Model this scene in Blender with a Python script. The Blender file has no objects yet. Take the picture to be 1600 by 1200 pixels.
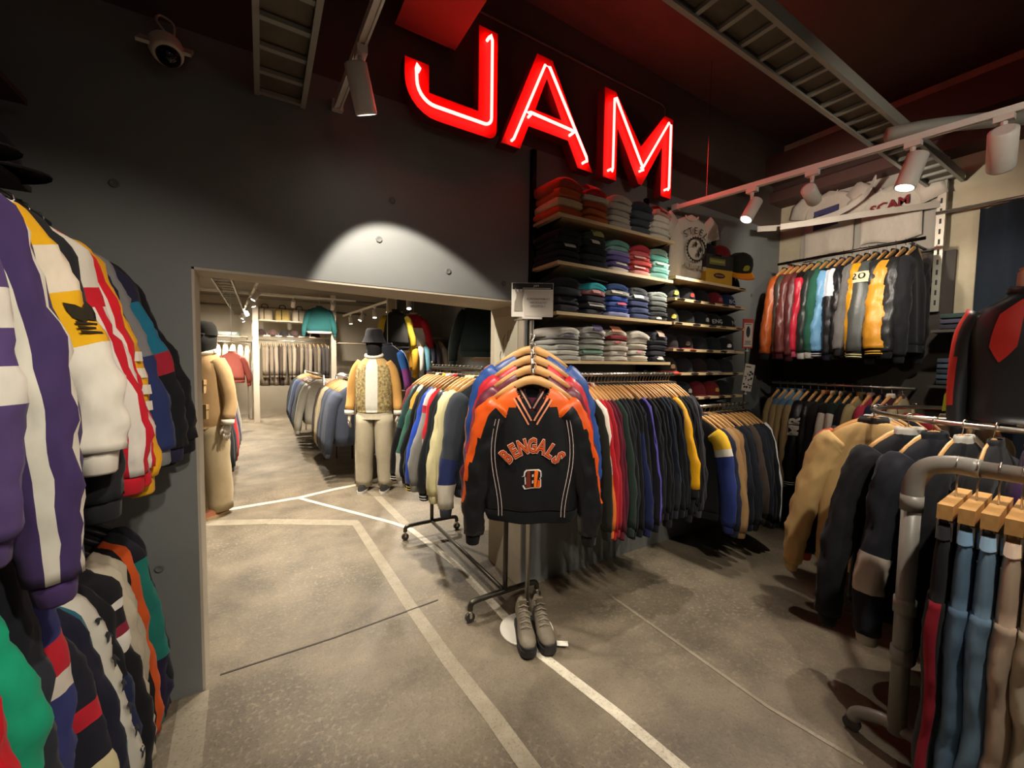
import bpy, math, random
from mathutils import Vector, Matrix, noise, Euler
R = math.radians
sc = bpy.context.scene
col = sc.collection

# ------------------------------------------------------------------ camera, world, exposure
cam_d = bpy.data.cameras.new('camera'); cam = bpy.data.objects.new('camera', cam_d); col.objects.link(cam)
cam_d.sensor_width = 36.0; cam_d.lens = 14.4; cam_d.clip_start = 0.02
yaw, pitch, roll = R(31.4), R(3.1), R(0.8)
F0 = Vector((math.sin(yaw), math.cos(yaw), 0)); R0 = Vector((math.cos(yaw), -math.sin(yaw), 0)); ZZ = Vector((0, 0, 1))
Fv = F0*math.cos(pitch)-ZZ*math.sin(pitch); Uv = ZZ*math.cos(pitch)+F0*math.sin(pitch)
Rv = R0*math.cos(roll)+Uv*math.sin(roll); Uv = Uv*math.cos(roll)-R0*math.sin(roll)
mw = Matrix((Rv, Uv, -Fv)).transposed().to_4x4(); mw.translation = (0, 0, 1.55)
cam.matrix_world = mw
sc.camera = cam
vs = sc.view_settings
vs.view_transform = 'Standard'; vs.look = 'None'; vs.gamma = 1.0; vs.use_curve_mapping = False
vs.exposure = 0.0
w = bpy.data.worlds.new('world'); sc.world = w; w.use_nodes = True
w.node_tree.nodes['Background'].inputs[0].default_value = (1.0, 0.9, 0.76, 1)
w.node_tree.nodes['Background'].inputs[1].default_value = 0.05

# ------------------------------------------------------------------ materials
def lin(c): return c/12.92 if c <= .04045 else ((c+.055)/1.055)**2.4
def rgb(h): return tuple(lin(int(h[i:i+2], 16)/255) for i in (0, 2, 4)) + (1,)
MC = {}
def M(h, kind='cloth', rough=None):
    key = (h, kind, rough)
    if key in MC: return MC[key]
    m = bpy.data.materials.new(kind+'_'+h); m.use_nodes = True; nt = m.node_tree; N = nt.nodes; L = nt.links
    b = N['Principled BSDF']; c = rgb(h)
    m.diffuse_color = c
    P = dict(cloth=(.9, 0, 45, .10, .18, .0), satin=(.42, 0, 14, .08, .35, .0), leather=(.38, 0, 60, .12, .3, .0), metal=(.25, 1, 30, .08, .05, .0),
             paint=(.45, 0, 40, .05, .05, 0), wood=(.5, 0, 9, .28, .08, 0), plain=(.7, 0, 25, .06, .03, 0), denim=(.9, 0, 22, .3, .25, 0), chrome=(.12, 1, 30, .04, .0, 0))[kind]
    b.inputs['Roughness'].default_value = P[0] if rough is None else rough
    b.inputs['Metallic'].default_value = P[1]
    tc = N.new('ShaderNodeTexCoord')
    mp = N.new('ShaderNodeMapping'); L.new(tc.outputs['Object'], mp.inputs[0])
    if kind == 'wood': mp.inputs['Scale'].default_value = (1, 6, 6)
    if kind in ('cloth', 'satin', 'denim'): mp.inputs['Scale'].default_value = (1, 1, .45)
    nz = N.new('ShaderNodeTexNoise'); nz.inputs['Scale'].default_value = P[2]; nz.inputs['Detail'].default_value = 4
    L.new(mp.outputs[0], nz.inputs['Vector'])
    mx = N.new('ShaderNodeMix'); mx.data_type = 'RGBA'
    v = P[3]
    mx.inputs[6].default_value = tuple(x*(1-v) for x in c[:3])+(1,)
    mx.inputs[7].default_value = tuple(min(1, x*(1+v)+.004) for x in c[:3])+(1,)
    L.new(nz.outputs['Fac'], mx.inputs[0]); L.new(mx.outputs[2], b.inputs['Base Color'])
    if P[4] > 0:
        bp = N.new('ShaderNodeBump'); bp.inputs['Strength'].default_value = P[4]; bp.inputs['Distance'].default_value = .006 if kind in ('cloth', 'satin', 'leather', 'denim') else .002
        n2 = N.new('ShaderNodeTexNoise'); n2.inputs['Scale'].default_value = 16 if kind in ('cloth', 'satin', 'denim') else P[2]*2; n2.inputs['Detail'].default_value = 5
        L.new(mp.outputs[0], n2.inputs['Vector']); L.new(n2.outputs['Fac'], bp.inputs['Height']); L.new(bp.outputs[0], b.inputs['Normal'])
    if kind == 'cloth':
        b.inputs['Specular IOR Level'].default_value = .2
        b.inputs['Sheen Weight'].default_value = .05
    MC[key] = m
    return m
def emis(name, c, s):
    m = bpy.data.materials.new(name); m.use_nodes = True; b = m.node_tree.nodes['Principled BSDF']
    b.inputs['Base Color'].default_value = (.8, .8, .8, 1)
    b.inputs['Emission Color'].default_value = c+(1,); b.inputs['Emission Strength'].default_value = s
    return m
def surf(name, c1, c2, scale=3, rough=.85, bump=.25, c3=None, speck=0, stretch=(1, 1, 1), fine=60):
    """mottled plaster / concrete"""
    m = bpy.data.materials.new(name); m.use_nodes = True; nt = m.node_tree; N = nt.nodes; L = nt.links
    b = N['Principled BSDF']; b.inputs['Roughness'].default_value = rough
    tc = N.new('ShaderNodeTexCoord'); mp = N.new('ShaderNodeMapping'); L.new(tc.outputs['Object'], mp.inputs[0]); mp.inputs['Scale'].default_value = stretch
    n1 = N.new('ShaderNodeTexNoise'); n1.inputs['Scale'].default_value = scale; n1.inputs['Detail'].default_value = 8; n1.inputs['Roughness'].default_value = .62
    L.new(mp.outputs[0], n1.inputs['Vector'])
    rp = N.new('ShaderNodeValToRGB'); rp.color_ramp.elements[0].position = .32; rp.color_ramp.elements[1].position = .68
    rp.color_ramp.elements[0].color = rgb(c1); rp.color_ramp.elements[1].color = rgb(c2)
    L.new(n1.outputs['Fac'], rp.inputs[0]); out = rp.outputs[0]
    n2 = N.new('ShaderNodeTexNoise'); n2.inputs['Scale'].default_value = fine; n2.inputs['Detail'].default_value = 6
    L.new(mp.outputs[0], n2.inputs['Vector'])
    if speck:
        r2 = N.new('ShaderNodeValToRGB'); r2.color_ramp.elements[0].position = .53; r2.color_ramp.elements[1].position = .66
        L.new(n2.outputs['Fac'], r2.inputs[0])
        n3 = N.new('ShaderNodeTexNoise'); n3.inputs['Scale'].default_value = .9; n3.inputs['Detail'].default_value = 3; L.new(mp.outputs[0], n3.inputs['Vector'])
        r3 = N.new('ShaderNodeValToRGB'); r3.color_ramp.elements[0].position = .36; r3.color_ramp.elements[1].position = .6; L.new(n3.outputs['Fac'], r3.inputs[0])
        mu = N.new('ShaderNodeMath'); mu.operation = 'MULTIPLY'; L.new(r2.outputs[0], mu.inputs[0]); L.new(r3.outputs[0], mu.inputs[1])
        m2 = N.new('ShaderNodeMath'); m2.operation = 'MULTIPLY'; L.new(mu.outputs[0], m2.inputs[0]); m2.inputs[1].default_value = speck
        mx = N.new('ShaderNodeMix'); mx.data_type = 'RGBA'; L.new(m2.outputs[0], mx.inputs[0]); L.new(out, mx.inputs[6]); mx.inputs[7].default_value = rgb(c3); out = mx.outputs[2]
        n4 = N.new('ShaderNodeTexNoise'); n4.inputs['Scale'].default_value = fine*2.3; n4.inputs['Detail'].default_value = 3; L.new(mp.outputs[0], n4.inputs['Vector'])
        r4 = N.new('ShaderNodeValToRGB'); r4.color_ramp.elements[0].position = .30; r4.color_ramp.elements[1].position = .46; r4.color_ramp.elements[0].color = (.62, .59, .55, 1); L.new(n4.outputs['Fac'], r4.inputs[0])
        m5 = N.new('ShaderNodeMix'); m5.data_type = 'RGBA'; m5.blend_type = 'MULTIPLY'; m5.inputs[0].default_value = .8; L.new(out, m5.inputs[6]); L.new(r4.outputs[0], m5.inputs[7]); out = m5.outputs[2]
    L.new(out, b.inputs['Base Color'])
    bp = N.new('ShaderNodeBump'); bp.inputs['Strength'].default_value = bump; bp.inputs['Distance'].default_value = .004
    L.new(n2.outputs['Fac'], bp.inputs['Height']); L.new(bp.outputs[0], b.inputs['Normal'])
    return m

# ------------------------------------------------------------------ mesh helpers
class MB:
    def __init__(s): s.v = []; s.f = []; s.m = []; s.mats = []
    def mi(s, mat):
        if mat not in s.mats: s.mats.append(mat)
        return s.mats.index(mat)
    def add(s, vs, fs, mat):
        o = len(s.v); s.v += [tuple(v) for v in vs]
        k = s.mi(mat) if not isinstance(mat, list) else None
        for i, f in enumerate(fs):
            s.f.append(tuple(o+j for j in f)); s.m.append(k if k is not None else s.mi(mat[i]))
        return s
    def box(s, x0, x1, y0, y1, z0, z1, mat, mtx=None, bev=0):
        vs = [Vector((x, y, z)) for x in (x0, x1) for y in (y0, y1) for z in (z0, z1)]
        if mtx: vs = [mtx @ v for v in vs]
        return s.add(vs, [(0, 1, 3, 2), (4, 6, 7, 5), (0, 4, 5, 1), (2, 3, 7, 6), (0, 2, 6, 4), (1, 5, 7, 3)], mat)
    def tube(s, path, r, mat, n=10, cap=True, flat=None, matf=None, jit=0, seed=0):
        """tube along path; r scalar or list; flat=(axis vector a, ratio) squashes; matf(i,j)->mat"""
        path = [Vector(p) for p in path]; K = len(path)
        rr = r if isinstance(r, (list, tuple)) else [r]*K
        vs = []; up = None
        for i, p in enumerate(path):
            t = (path[min(i+1, K-1)]-path[max(i-1, 0)]).normalized()
            if up is None:
                a = Vector((0, 1, 0)) if abs(t.y) < .9 else Vector((1, 0, 0))
                up = (a-t*a.dot(t)).normalized()
            else: up = (up-t*up.dot(t)).normalized()
            sd = t.cross(up)
            q = rr[i]; ru, rs = (q if isinstance(q, tuple) else (q, q))
            for j in range(n):
                a = 2*math.pi*j/n; d = up*math.cos(a)*ru + sd*math.sin(a)*rs
                if isinstance(jit, tuple):
                    dn = d.normalized(); fade = min(1, i/(K*.12))
                    d *= 1+fade*(jit[0]*noise.noise(Vector((p.x*5+d.x*22+seed, d.y*22, p.z*9+seed*3)))+jit[1]*(1-abs(noise.noise(Vector((dn.x*2.2+p.z*9+seed, dn.y*2.2, p.z*17-dn.x*2+seed))))*2.2))
                elif jit: d *= 1+jit*noise.noise(Vector((p.x*7+d.x*25+seed, p.y*7+d.y*25, p.z*13+seed*3)))
                vs.append(p+d)
        fs = []; ms = []
        for i in range(K-1):
            for j in range(n):
                fs.append((i*n+j, i*n+(j+1) % n, (i+1)*n+(j+1) % n, (i+1)*n+j)); ms.append(matf(i/(K-1), j/n) if matf else mat)
        if cap:
            fs.append(tuple(range(n))[::-1]); ms.append(ms[0]); fs.append(tuple((K-1)*n+j for j in range(n))); ms.append(ms[-2])
        return s.add(vs, fs, ms)
    def lathe(s, prof, mat, c=(0, 0, 0), n=20, mtx=None, cap=True):
        c = Vector(c); vs = []
        for r, z in prof:
            for j in range(n):
                a = 2*math.pi*j/n; v = Vector((r*math.cos(a), r*math.sin(a), z))
                vs.append(c+((mtx @ v) if mtx else v))
        fs = [(i*n+j, i*n+(j+1) % n, (i+1)*n+(j+1) % n, (i+1)*n+j) for i in range(len(prof)-1) for j in range(n)]
        if cap: fs += [tuple(range(n))[::-1], tuple((len(prof)-1)*n+j for j in range(n))]
        return s.add(vs, fs, mat)
    def prism(s, poly, fn, d0, d1, mat):
        """poly 2-D outline, fn(u,v,d)->point"""
        n = len(poly); vs = [fn(u, v, d0) for u, v in poly]+[fn(u, v, d1) for u, v in poly]
        return s.add(vs, [tuple(range(n))[::-1], tuple(range(n, 2*n))]+[(i, (i+1) % n, n+(i+1) % n, n+i) for i in range(n)], mat)
    def build(s, name, parent=None, smooth=False, loc=None):
        me = bpy.data.meshes.new(name); me.from_pydata(s.v, [], s.f)
        for m in s.mats: me.materials.append(m)
        me.polygons.foreach_set('material_index', s.m)
        if smooth: me.polygons.foreach_set('use_smooth', [True]*len(me.polygons))
        me.update()
        o = bpy.data.objects.new(name, me); col.objects.link(o)
        if parent: o.parent = parent
        if loc: o.location = loc
        return o
def tag(o, label, cat, group=None):
    o['label'] = label; o['category'] = cat
    if group: o['group'] = group
    return o
def empty(name, loc=(0, 0, 0), rz=0, label=None, cat=None, group=None, rot=None):
    o = bpy.data.objects.new(name, None); col.objects.link(o); o.location = loc
    o.rotation_euler = rot if rot else (0, 0, rz); o.empty_display_size = .05
    if label: tag(o, label, cat, group)
    return o
def struct(o): o['kind'] = 'structure'; return o
def spline(pts, n):
    pts = [Vector(p) for p in pts]; out = []
    q = [pts[0]*2-pts[1]]+pts+[pts[-1]*2-pts[-2]]; S = len(pts)-1
    for k in range(n+1):
        u = k/n*S; i = min(int(u), S-1); t = u-i; a, b, c, d = q[i:i+4]
        out.append(.5*((2*b)+(c-a)*t+(2*a-5*b+4*c-d)*t*t+(3*b-a-3*c+d)*t**3))
    return out
def copy_tree(o, parent=None):
    c = o.copy(); col.objects.link(c)
    if parent: c.parent = parent
    for ch in o.children: copy_tree(ch, c)
    return c
def text_geo(txt, size, offset=0.0, bold=False):
    cu = bpy.data.curves.new('t', 'FONT'); cu.body = txt; cu.size = size; cu.align_x = 'CENTER'; cu.offset = offset; cu.resolution_u = 2
    ob = bpy.data.objects.new('t', cu); col.objects.link(ob)
    dg = bpy.context.evaluated_depsgraph_get(); me = ob.evaluated_get(dg).to_mesh()
    vs = [(v.co.x, v.co.y) for v in me.vertices]; fs = [tuple(p.vertices) for p in me.polygons]
    ob.evaluated_get(dg).to_mesh_clear(); bpy.data.objects.remove(ob); bpy.data.curves.remove(cu)
    return vs, fs
def add_text(mb, txt, size, fn, mat, offset=0.0, sx=1.0):
    vs, fs = text_geo(txt, size, offset)
    mb.add([fn(x*sx, y) for x, y in vs], fs, mat)

# ------------------------------------------------------------------ lamps
LENS = emis('lamp_lens', (1.0, .93, .8), 30)
WHITE = M('d8d2c8', 'paint')
def aim_mtx(d):
    return Vector(d).normalized().to_track_quat('-Z', 'Y').to_matrix()
def spot_lamp(p, aim, watts, ang, label, blend=.6, color=(1, .90, .76), drop=.10, group='track spotlights', size=1.0, radius=.03):
    p = Vector(p); e = empty('track_spotlight', p, label=label, cat='spotlight', group=group)
    head = Vector((0, 0, -drop-.05*size)); d = (Vector(aim)-(p+head)).normalized(); mt = aim_mtx(d)
    m = MB(); m.box(-.02, .02, -.035, .035, -.03, 0, WHITE); m.tube([(0, 0, -.03), (0, 0, -.05)], .013, WHITE, 8); m.build('adapter', e)
    m = MB(); m.tube([(0, 0, -.05), (0, 0, -drop*.7), head], .011, WHITE, 8); m.build('arm', e)
    r = .042*size; l = .085*size
    m = MB(); m.lathe([(r*.75, l), (r, l*.93), (r, -l*.93), (r*.96, -l), (r*.86, -l), (r*.86, -l+.012)], WHITE, head, 20, mt, cap=False)
    m.lathe([(.001, l), (r*.75, l)], WHITE, head, 20, mt, cap=False); m.build('housing', e, True)
    m = MB(); m.lathe([(r*.86, -l+.011), (r*.5, -l+.008), (.001, -l+.006)], LENS, head, 20, mt, cap=False); m.build('lens', e)
    ld = bpy.data.lights.new('spot', 'SPOT'); ld.energy = watts; ld.spot_size = R(ang); ld.spot_blend = blend; ld.color = color; ld.shadow_soft_size = radius
    lo = bpy.data.objects.new('spot_beam', ld); col.objects.link(lo); lo.parent = e
    lo.matrix_local = Matrix.Translation(head+d*(l+.012)) @ mt.to_4x4()
    return e
def track(a, b, label, hang=None, wd=.017):
    a, b = Vector(a), Vector(b); e = empty('lighting_track', a, label=label, cat='lighting track')
    v = b-a; ang = math.atan2(v.y, v.x); mt = Matrix.Rotation(ang, 4, 'Z'); l = v.length
    m = MB(); m.box(0, l, -wd, wd, .008, .035, WHITE, mt); m.box(0, l, -wd, -wd*.5, 0, .008, WHITE, mt); m.box(0, l, wd*.5, wd, 0, .008, WHITE, mt); m.build('rail', e)
    m = MB(); m.box(-.05, .0, -wd*1.5, wd*1.5, -.004, .045, WHITE, mt); m.build('end_cap', e)
    return e
WARM = (1, .86, .68)
track((2.90, 2.20, 2.80), (3.33, -.6, 2.80), 'long white lighting track with four spotlights hanging beside the round rack')
track((.345, 2.27, 2.80), (.46, -1.2, 2.80), 'cream lighting track ending at the grey wall above the wide doorway')
track((1.60, .25, 2.90), (1.75, -1.5, 2.90), 'white lighting track above the middle of the shop floor')
TL = 'white cylindrical spotlight on the long track, '
spot_lamp((2.983, 1.66, 2.80), (2.0, 1.98, .9), 100, 85, TL+'lit and tilted toward the shelves')
spot_lamp((3.037, 1.31, 2.80), (4.6, 1.62, 2.4), 60, 95, TL+'second from the shelf wall')
spot_lamp((3.107, .85, 2.80), (2.5, 1.35, .2), 90, 80, TL+'lit and pointing down at the floor', size=1.15)
spot_lamp((3.157, .53, 2.80), (4.5, .75, 1.6), 60, 80, TL+'turned toward the dark curtain', size=1.25)
spot_lamp((3.269, -.2, 2.80), (2.0, .6, .7), 45, 85, TL+'above the pipe rack of jeans')
spot_lamp((.361, 1.80, 2.80), (.78, 2.26, 1.50), 95, 74, 'white cylindrical spotlight at the wall end of the cream track', blend=.25, size=1.05, radius=.015)
TM = 'white cylindrical spotlight on the cream track, '
spot_lamp((.395, .75, 2.80), (1.25, 1.85, .7), 60, 56, TM+'aimed at the football pullover stand')
spot_lamp((.412, .25, 2.80), (-.5, 1.65, 1.0), 75, 80, TM+'aimed at the sportswear on the wall')
spot_lamp((.432, -.35, 2.80), (.4, 1.5, 0), 70, 85, TM+'aimed at the shop floor')
TT = 'white cylindrical spotlight on the short track, '
spot_lamp((1.61, .10, 2.90), (1.12, 1.9, .7), 60, 52, TT+'aimed at the football pullovers')
spot_lamp((1.66, -.4, 2.90), (2.1, 1.75, 1.1), 26, 70, TT+'aimed at the jacket rail under the shelves')
spot_lamp((1.71, -.9, 2.90), (3.6, 1.6, 1.6), 60, 80, TT+'aimed at the varsity jackets')
spot_lamp((1.63, -.15, 2.90), (2.15, .35, .6), 110, 75, TT+'added to brighten the jeans')  # unseen head, added to brighten the jeans from the camera side

# ------------------------------------------------------------------ the setting
FLOOR = surf('concrete_floor', '564d40', '7e725f', 2.6, .55, .6, 'a3967d', .42, fine=46)
GREYW = surf('grey_painted_wall', '6d6f6d', '777977', 1.2, .6, .08)
DARKB = surf('dark_brown_concrete', '4a3d37', '57483f', 1.5, .8, .2)
CEIL = surf('dark_ceiling', '4a3a34', '5a4840', 1.1, .85, .2)
BEIGE = surf('rough_plaster', 'a3977f', 'c0b398', 2.2, .9, .8, fine=14)
DARKLOW = surf('dark_wall_panel', '2c2620', '3a322a', 1.5, .7, .1)
CREAM = surf('cream_wall', 'b5ab98', 'c5bba8', 1.0, .8, .1)
LINE = surf('white_floor_paint', 'b9b09c', 'd3cbb8', 14, .6, .1, '8f8571', .5, fine=40)
FADED = surf('faded_floor_paint', '827865', '938976', 12, .6, .1, '7d7464', .6, fine=40)

fl = MB(); fl.box(-3.2, 6.0, -2.6, 13.6, -.06, 0, FLOOR); FLO = struct(fl.build('floor'))
STN = [0]
def strip(pts, wd, mat, name='painted_line', h=.0012):
    STN[0] += 1; h += .00025*STN[0]; m = MB(); pts = [Vector((x, y, 0)) for x, y in pts]
    for a, b in zip(pts, pts[1:]):
        d = (b-a).normalized(); n = Vector((-d.y, d.x, 0))*wd/2
        q = [a+n, b+n, b-n, a-n]
        m.add(q+[v+Vector((0, 0, h)) for v in q], [(4, 7, 6, 5), (0, 1, 5, 4), (1, 2, 6, 5), (2, 3, 7, 6), (3, 0, 4, 7)], mat)
    return m.build(name, FLO)

# wall with the wide opening
m = MB()
m.box(-1.3, -.26, 2.3, 2.47, 0, 2.95, GREYW); m.box(1.5, 4.9, 2.3, 2.75, 0, 2.95, GREYW)
m.prism([(-.26, 2.3), (1.5, 2.3), (1.5, 2.75), (-.26, 2.47)], lambda u, v, d: (u, v, d), 1.95, 2.95, GREYW)
WB = struct(m.build('wall_back'))
m = MB(); m.box(-1.3, 4.9, 2.3, 2.75, 2.95, 3.9, DARKB); m.build('upper_band', WB)
REV = surf('pale_reveal', 'a59a88', 'b5aa98', 3, .75, .15)
m = MB(); m.box(-.262, -.25, 2.302, 2.475, 0, 1.94, REV); m.build('door_reveal', WB)
m = MB(); m.box(1.49, 1.502, 2.302, 2.76, 0, 1.94, REV); m.build('door_reveal', WB)
m = MB(); m.prism([(-.25, 2.302), (1.49, 2.302), (1.49, 2.76), (-.25, 2.475)], lambda u, v, d: (u, v, d), 1.938, 1.952, REV); m.build('door_reveal', WB)
HOLE = M('5c5d5b', 'plain')
for x, z in ((-.42, 1.09), (-.40, .62), (-.39, .18), (.95, 2.08), (.55, 2.2), (.62, 2.42), (-.36, 1.55), (-.5, 2.25), (1.33, 2.05), (4.2, 2.25)):
    m = MB(); mt = Matrix.Rotation(R(90), 3, 'X')
    m.lathe([(.017, .0), (.017, .003), (.012, .003), (.009, .0015), (.001, .0015)], HOLE, (x, 2.2985, z), 14, mt, cap=False); m.build('form_tie_hole', WB, True)
m = MB(); m.box(4.7, 4.9, -2.4, 2.3, 0, 3.9, BEIGE); WR = struct(m.build('wall_right'))
m = MB(); m.box(4.66, 4.70, .98, 2.3, 0, 2.48, DARKLOW); m.build('dark_panel', WR)  # lower part of the wall in a darker brown than the plaster
m = MB(); m.box(4.655, 4.70, 1.10, 2.08, 2.5, 3.25, M('a39d92', 'plain')); m.build('display_panel', WR)
m = MB(); m.box(-1.3, -1.15, -2.4, 2.3, 0, 3.9, GREYW); struct(m.build('wall_left'))
m = MB(); m.box(-1.4, 5.0, -2.6, 2.75, 3.84, 3.95, CEIL); struct(m.build('ceiling'))
m = MB(); m.box(4.36, 4.7, -2.4, 2.3, 3.38, 3.62, M('4a2f27', 'plain')); m.box(4.46, 4.7, -2.4, 2.3, 3.20, 3.30, M('4a2f27', 'plain')); m.box(4.52, 4.7, -2.4, 2.3, 3.3, 3.38, M('3a251f', 'plain'))
struct(m.build('trim_1'))
# back room shell
m = MB(); m.box(-3.2, 6.0, 13.4, 13.6, 0, 3.3, CREAM); struct(m.build('wall_far'))
m = MB(); m.box(-3.3, -3.1, 2.75, 13.6, 0, 3.3, CREAM); struct(m.build('wall_far_left'))
m = MB(); m.box(2.9, 3.0, 2.75, 7.3, 0, 3.3, GREYW); struct(m.build('wall_far_right'))
m = MB(); m.box(2.05, 3.0, 7.3, 7.5, 0, 3.3, GREYW); struct(m.build('wall_partition'))
BCEIL = surf('back_room_ceiling', '6e6558', '7c7264', 1.0, .85, .2)
m = MB(); m.box(-3.3, 6.0, 2.47, 13.6, 3.2, 3.35, BCEIL); struct(m.build('ceiling'))
m = MB(); m.box(-.6, 3.0, 5.2, 5.9, 2.78, 3.2, BCEIL); struct(m.build('trim_2'))

# floor markings
strip([(.735, 4.05), (.775, 2.48), (.80, 1.91), (.836, 1.49), (.854, 1.1)], .075, FADED)
strip([(-.6, 4.75), (.03, 4.455), (.74, 4.02)], .13, FADED)
strip([(1.06, 5.0), (1.096, 4.69), (1.138, 3.66)], .08, FADED)
strip([(-.46, 5.0), (.32, 5.07), (.70, 5.2), (1.0, 5.27)], .07, LINE)
strip([(.33, 5.05), (1.025, 3.878), (1.138, 3.64)], .045, LINE)
strip([(1.138, 3.64), (1.237, 2.81), (1.238, 1.69), (1.315, 1.24), (1.352, .9)], .055, LINE)
strip([(1.96, 1.9), (1.947, 1.3), (1.937, .9), (1.98, .57)], .02, FADED)
strip([(-.2, 2.375), (.31, 2.385), (.95, 2.44)], .010, M('35302a', 'plain'), 'expansion_joint', .0008)
strip([(-.29, 2.285), (-.255, 1.3)], .11, FADED)

# ------------------------------------------------------------------ neon letters
RED = M('e60400', 'plain', .6); REDS = M('5a0a08', 'paint')
NEON = emis('neon_tube', (1.0, .065, .054), 17)
def letter(name, outline, inner, tubes, label):
    e = empty(name, (0, 2.25, 2.82), label=label, cat='sign letter')
    f = lambda u, v, d: (u, d, v-2.82)
    loops = [outline]+inner
    # face from a filled 2-D curve so that holes work
    cu = bpy.data.curves.new('o', 'CURVE'); cu.dimensions = '2D'; cu.fill_mode = 'BOTH'; cu.extrude = .035; cu.bevel_depth = .0
    for lp in loops:
        sp = cu.splines.new('POLY'); sp.points.add(len(lp)-1); sp.use_cyclic_u = True
        for p, q in zip(sp.points, lp): p.co = (q[0], q[1]-2.82, 0, 1)
    ob = bpy.data.objects.new('o', cu); col.objects.link(ob)
    dg = bpy.context.evaluated_depsgraph_get(); me = ob.evaluated_get(dg).to_mesh()
    b = MB(); b.add([(v.co.x, v.co.z-.065, v.co.y) for v in me.vertices], [tuple(p.vertices)[::-1] for p in me.polygons], [RED if abs(p.normal.z) > .5 else REDS for p in me.polygons])  # sides get a darker red than the face: their shade put into the colour
    ob.evaluated_get(dg).to_mesh_clear(); bpy.data.objects.remove(ob); bpy.data.curves.remove(cu)
    b.build('channel_body', e)
    us = [p[0] for p in outline]
    b = MB()
    for x in (min(us)+.1, max(us)-.1): b.tube([(x, -.03, .2), (x, .05, .2)], .012, REDS, 8)
    b.build('wall_mount', e)
    for t in tubes:
        b = MB(); pts = [Vector((x, -.128, z-2.82)) for x, z in t]
        pts = [pts[0]+Vector((0, .03, 0))]+pts+[pts[-1]+Vector((0, .03, 0))]
        b.tube(pts, .0085, NEON, 8); b.build('neon_tube', e, True)
    return e
def arc(cx, cy, r, a0, a1, n=7): return [(cx+r*math.cos(R(a0+(a1-a0)*k/n)), cy+r*math.sin(R(a0+(a1-a0)*k/n))) for k in range(n+1)]
zt, zb = 3.425, 2.83
J = [(1.185, zt), (1.185, zb+.06)]+arc(1.125, zb+.06, .06, 0, -90)[1:]+[(.82, zb)]+arc(.82, zb+.175, .175, -90, -180)[1:]+[(.645, 3.10), (.775, 3.10), (.775, zb+.13), (1.065, zb+.13), (1.065, zt)]
J = J[::-1]
letter('neon_letter', J, [], [[(.715, 3.045), (.70, 3.06), (.697, 3.04), (.70, 2.98)]+arc(.80, 2.985, .10, 180, 270)+[(1.08, 2.885)]+arc(1.09, 2.93, .045, -90, 0)+[(1.135, 3.35), (1.125, 3.375), (1.115, 3.36)]], 'tall red neon letter J with a glowing tube')
A = [(1.21, zb), (1.325, zb), (1.375, zb+.14), (1.72, zb+.14), (1.80, zb), (1.925, zb), (1.61, zt), (1.49, zt)][::-1]
A = [(1.215, zb), (1.46, zt), (1.575, zt), (1.925, zb), (1.795, zb), (1.71, zb+.15), (1.405, zb+.15), (1.345, zb)]
Ah = [(1.45, zb+.26), (1.655, zb+.26), (1.535, zt-.12)]
letter('neon_letter', A, [Ah], [[(1.285, zb+.03), (1.50, zt-.07), (1.535, zt-.07), (1.845, zb+.07), (1.85, zb+.045), (1.835, zb+.04)], [(1.40, zb+.20), (1.38, zb+.21), (1.40, zb+.215), (1.72, zb+.205), (1.735, zb+.195), (1.72, zb+.185)]], 'red neon letter A with a glowing tube and crossbar')
Mo = [(2.02, zb), (2.02, zt), (2.125, zt), (2.385, zb+.30), (2.635, zt), (2.735, zt), (2.735, zb), (2.615, zb), (2.615, zb+.36), (2.405, zb+.03), (2.37, zb+.03), (2.145, zb+.36), (2.145, zb)]
letter('neon_letter', Mo, [], [[(2.065, zb+.05), (2.08, zb+.04), (2.085, zb+.06), (2.085, zt-.07), (2.10, zt-.06), (2.38, zb+.14), (2.385, zb+.12), (2.375, zb+.12)], [(2.39, zb+.15), (2.65, zt-.06), (2.675, zt-.07), (2.675, zb+.06), (2.665, zb+.045), (2.655, zb+.05)]], 'red neon letter M with a glowing tube')
m = MB(); m.box(.62, .96, 1.84, 2.24, 3.30, 3.84, M('8a3a30', 'plain')); tag(m.build('ceiling_box'), 'boxed duct hanging from the ceiling above the letter J', 'duct box')
m = MB(); m.tube([(1.1, 2.285, 3.62), (2.75, 2.285, 3.62), (2.80, 2.285, 3.6), (2.80, 2.285, 3.5)], .006, M('6a625c', 'plain'), 6); tag(m.build('conduit'), 'thin conduit along the dark wall above the neon letters', 'conduit')

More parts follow.
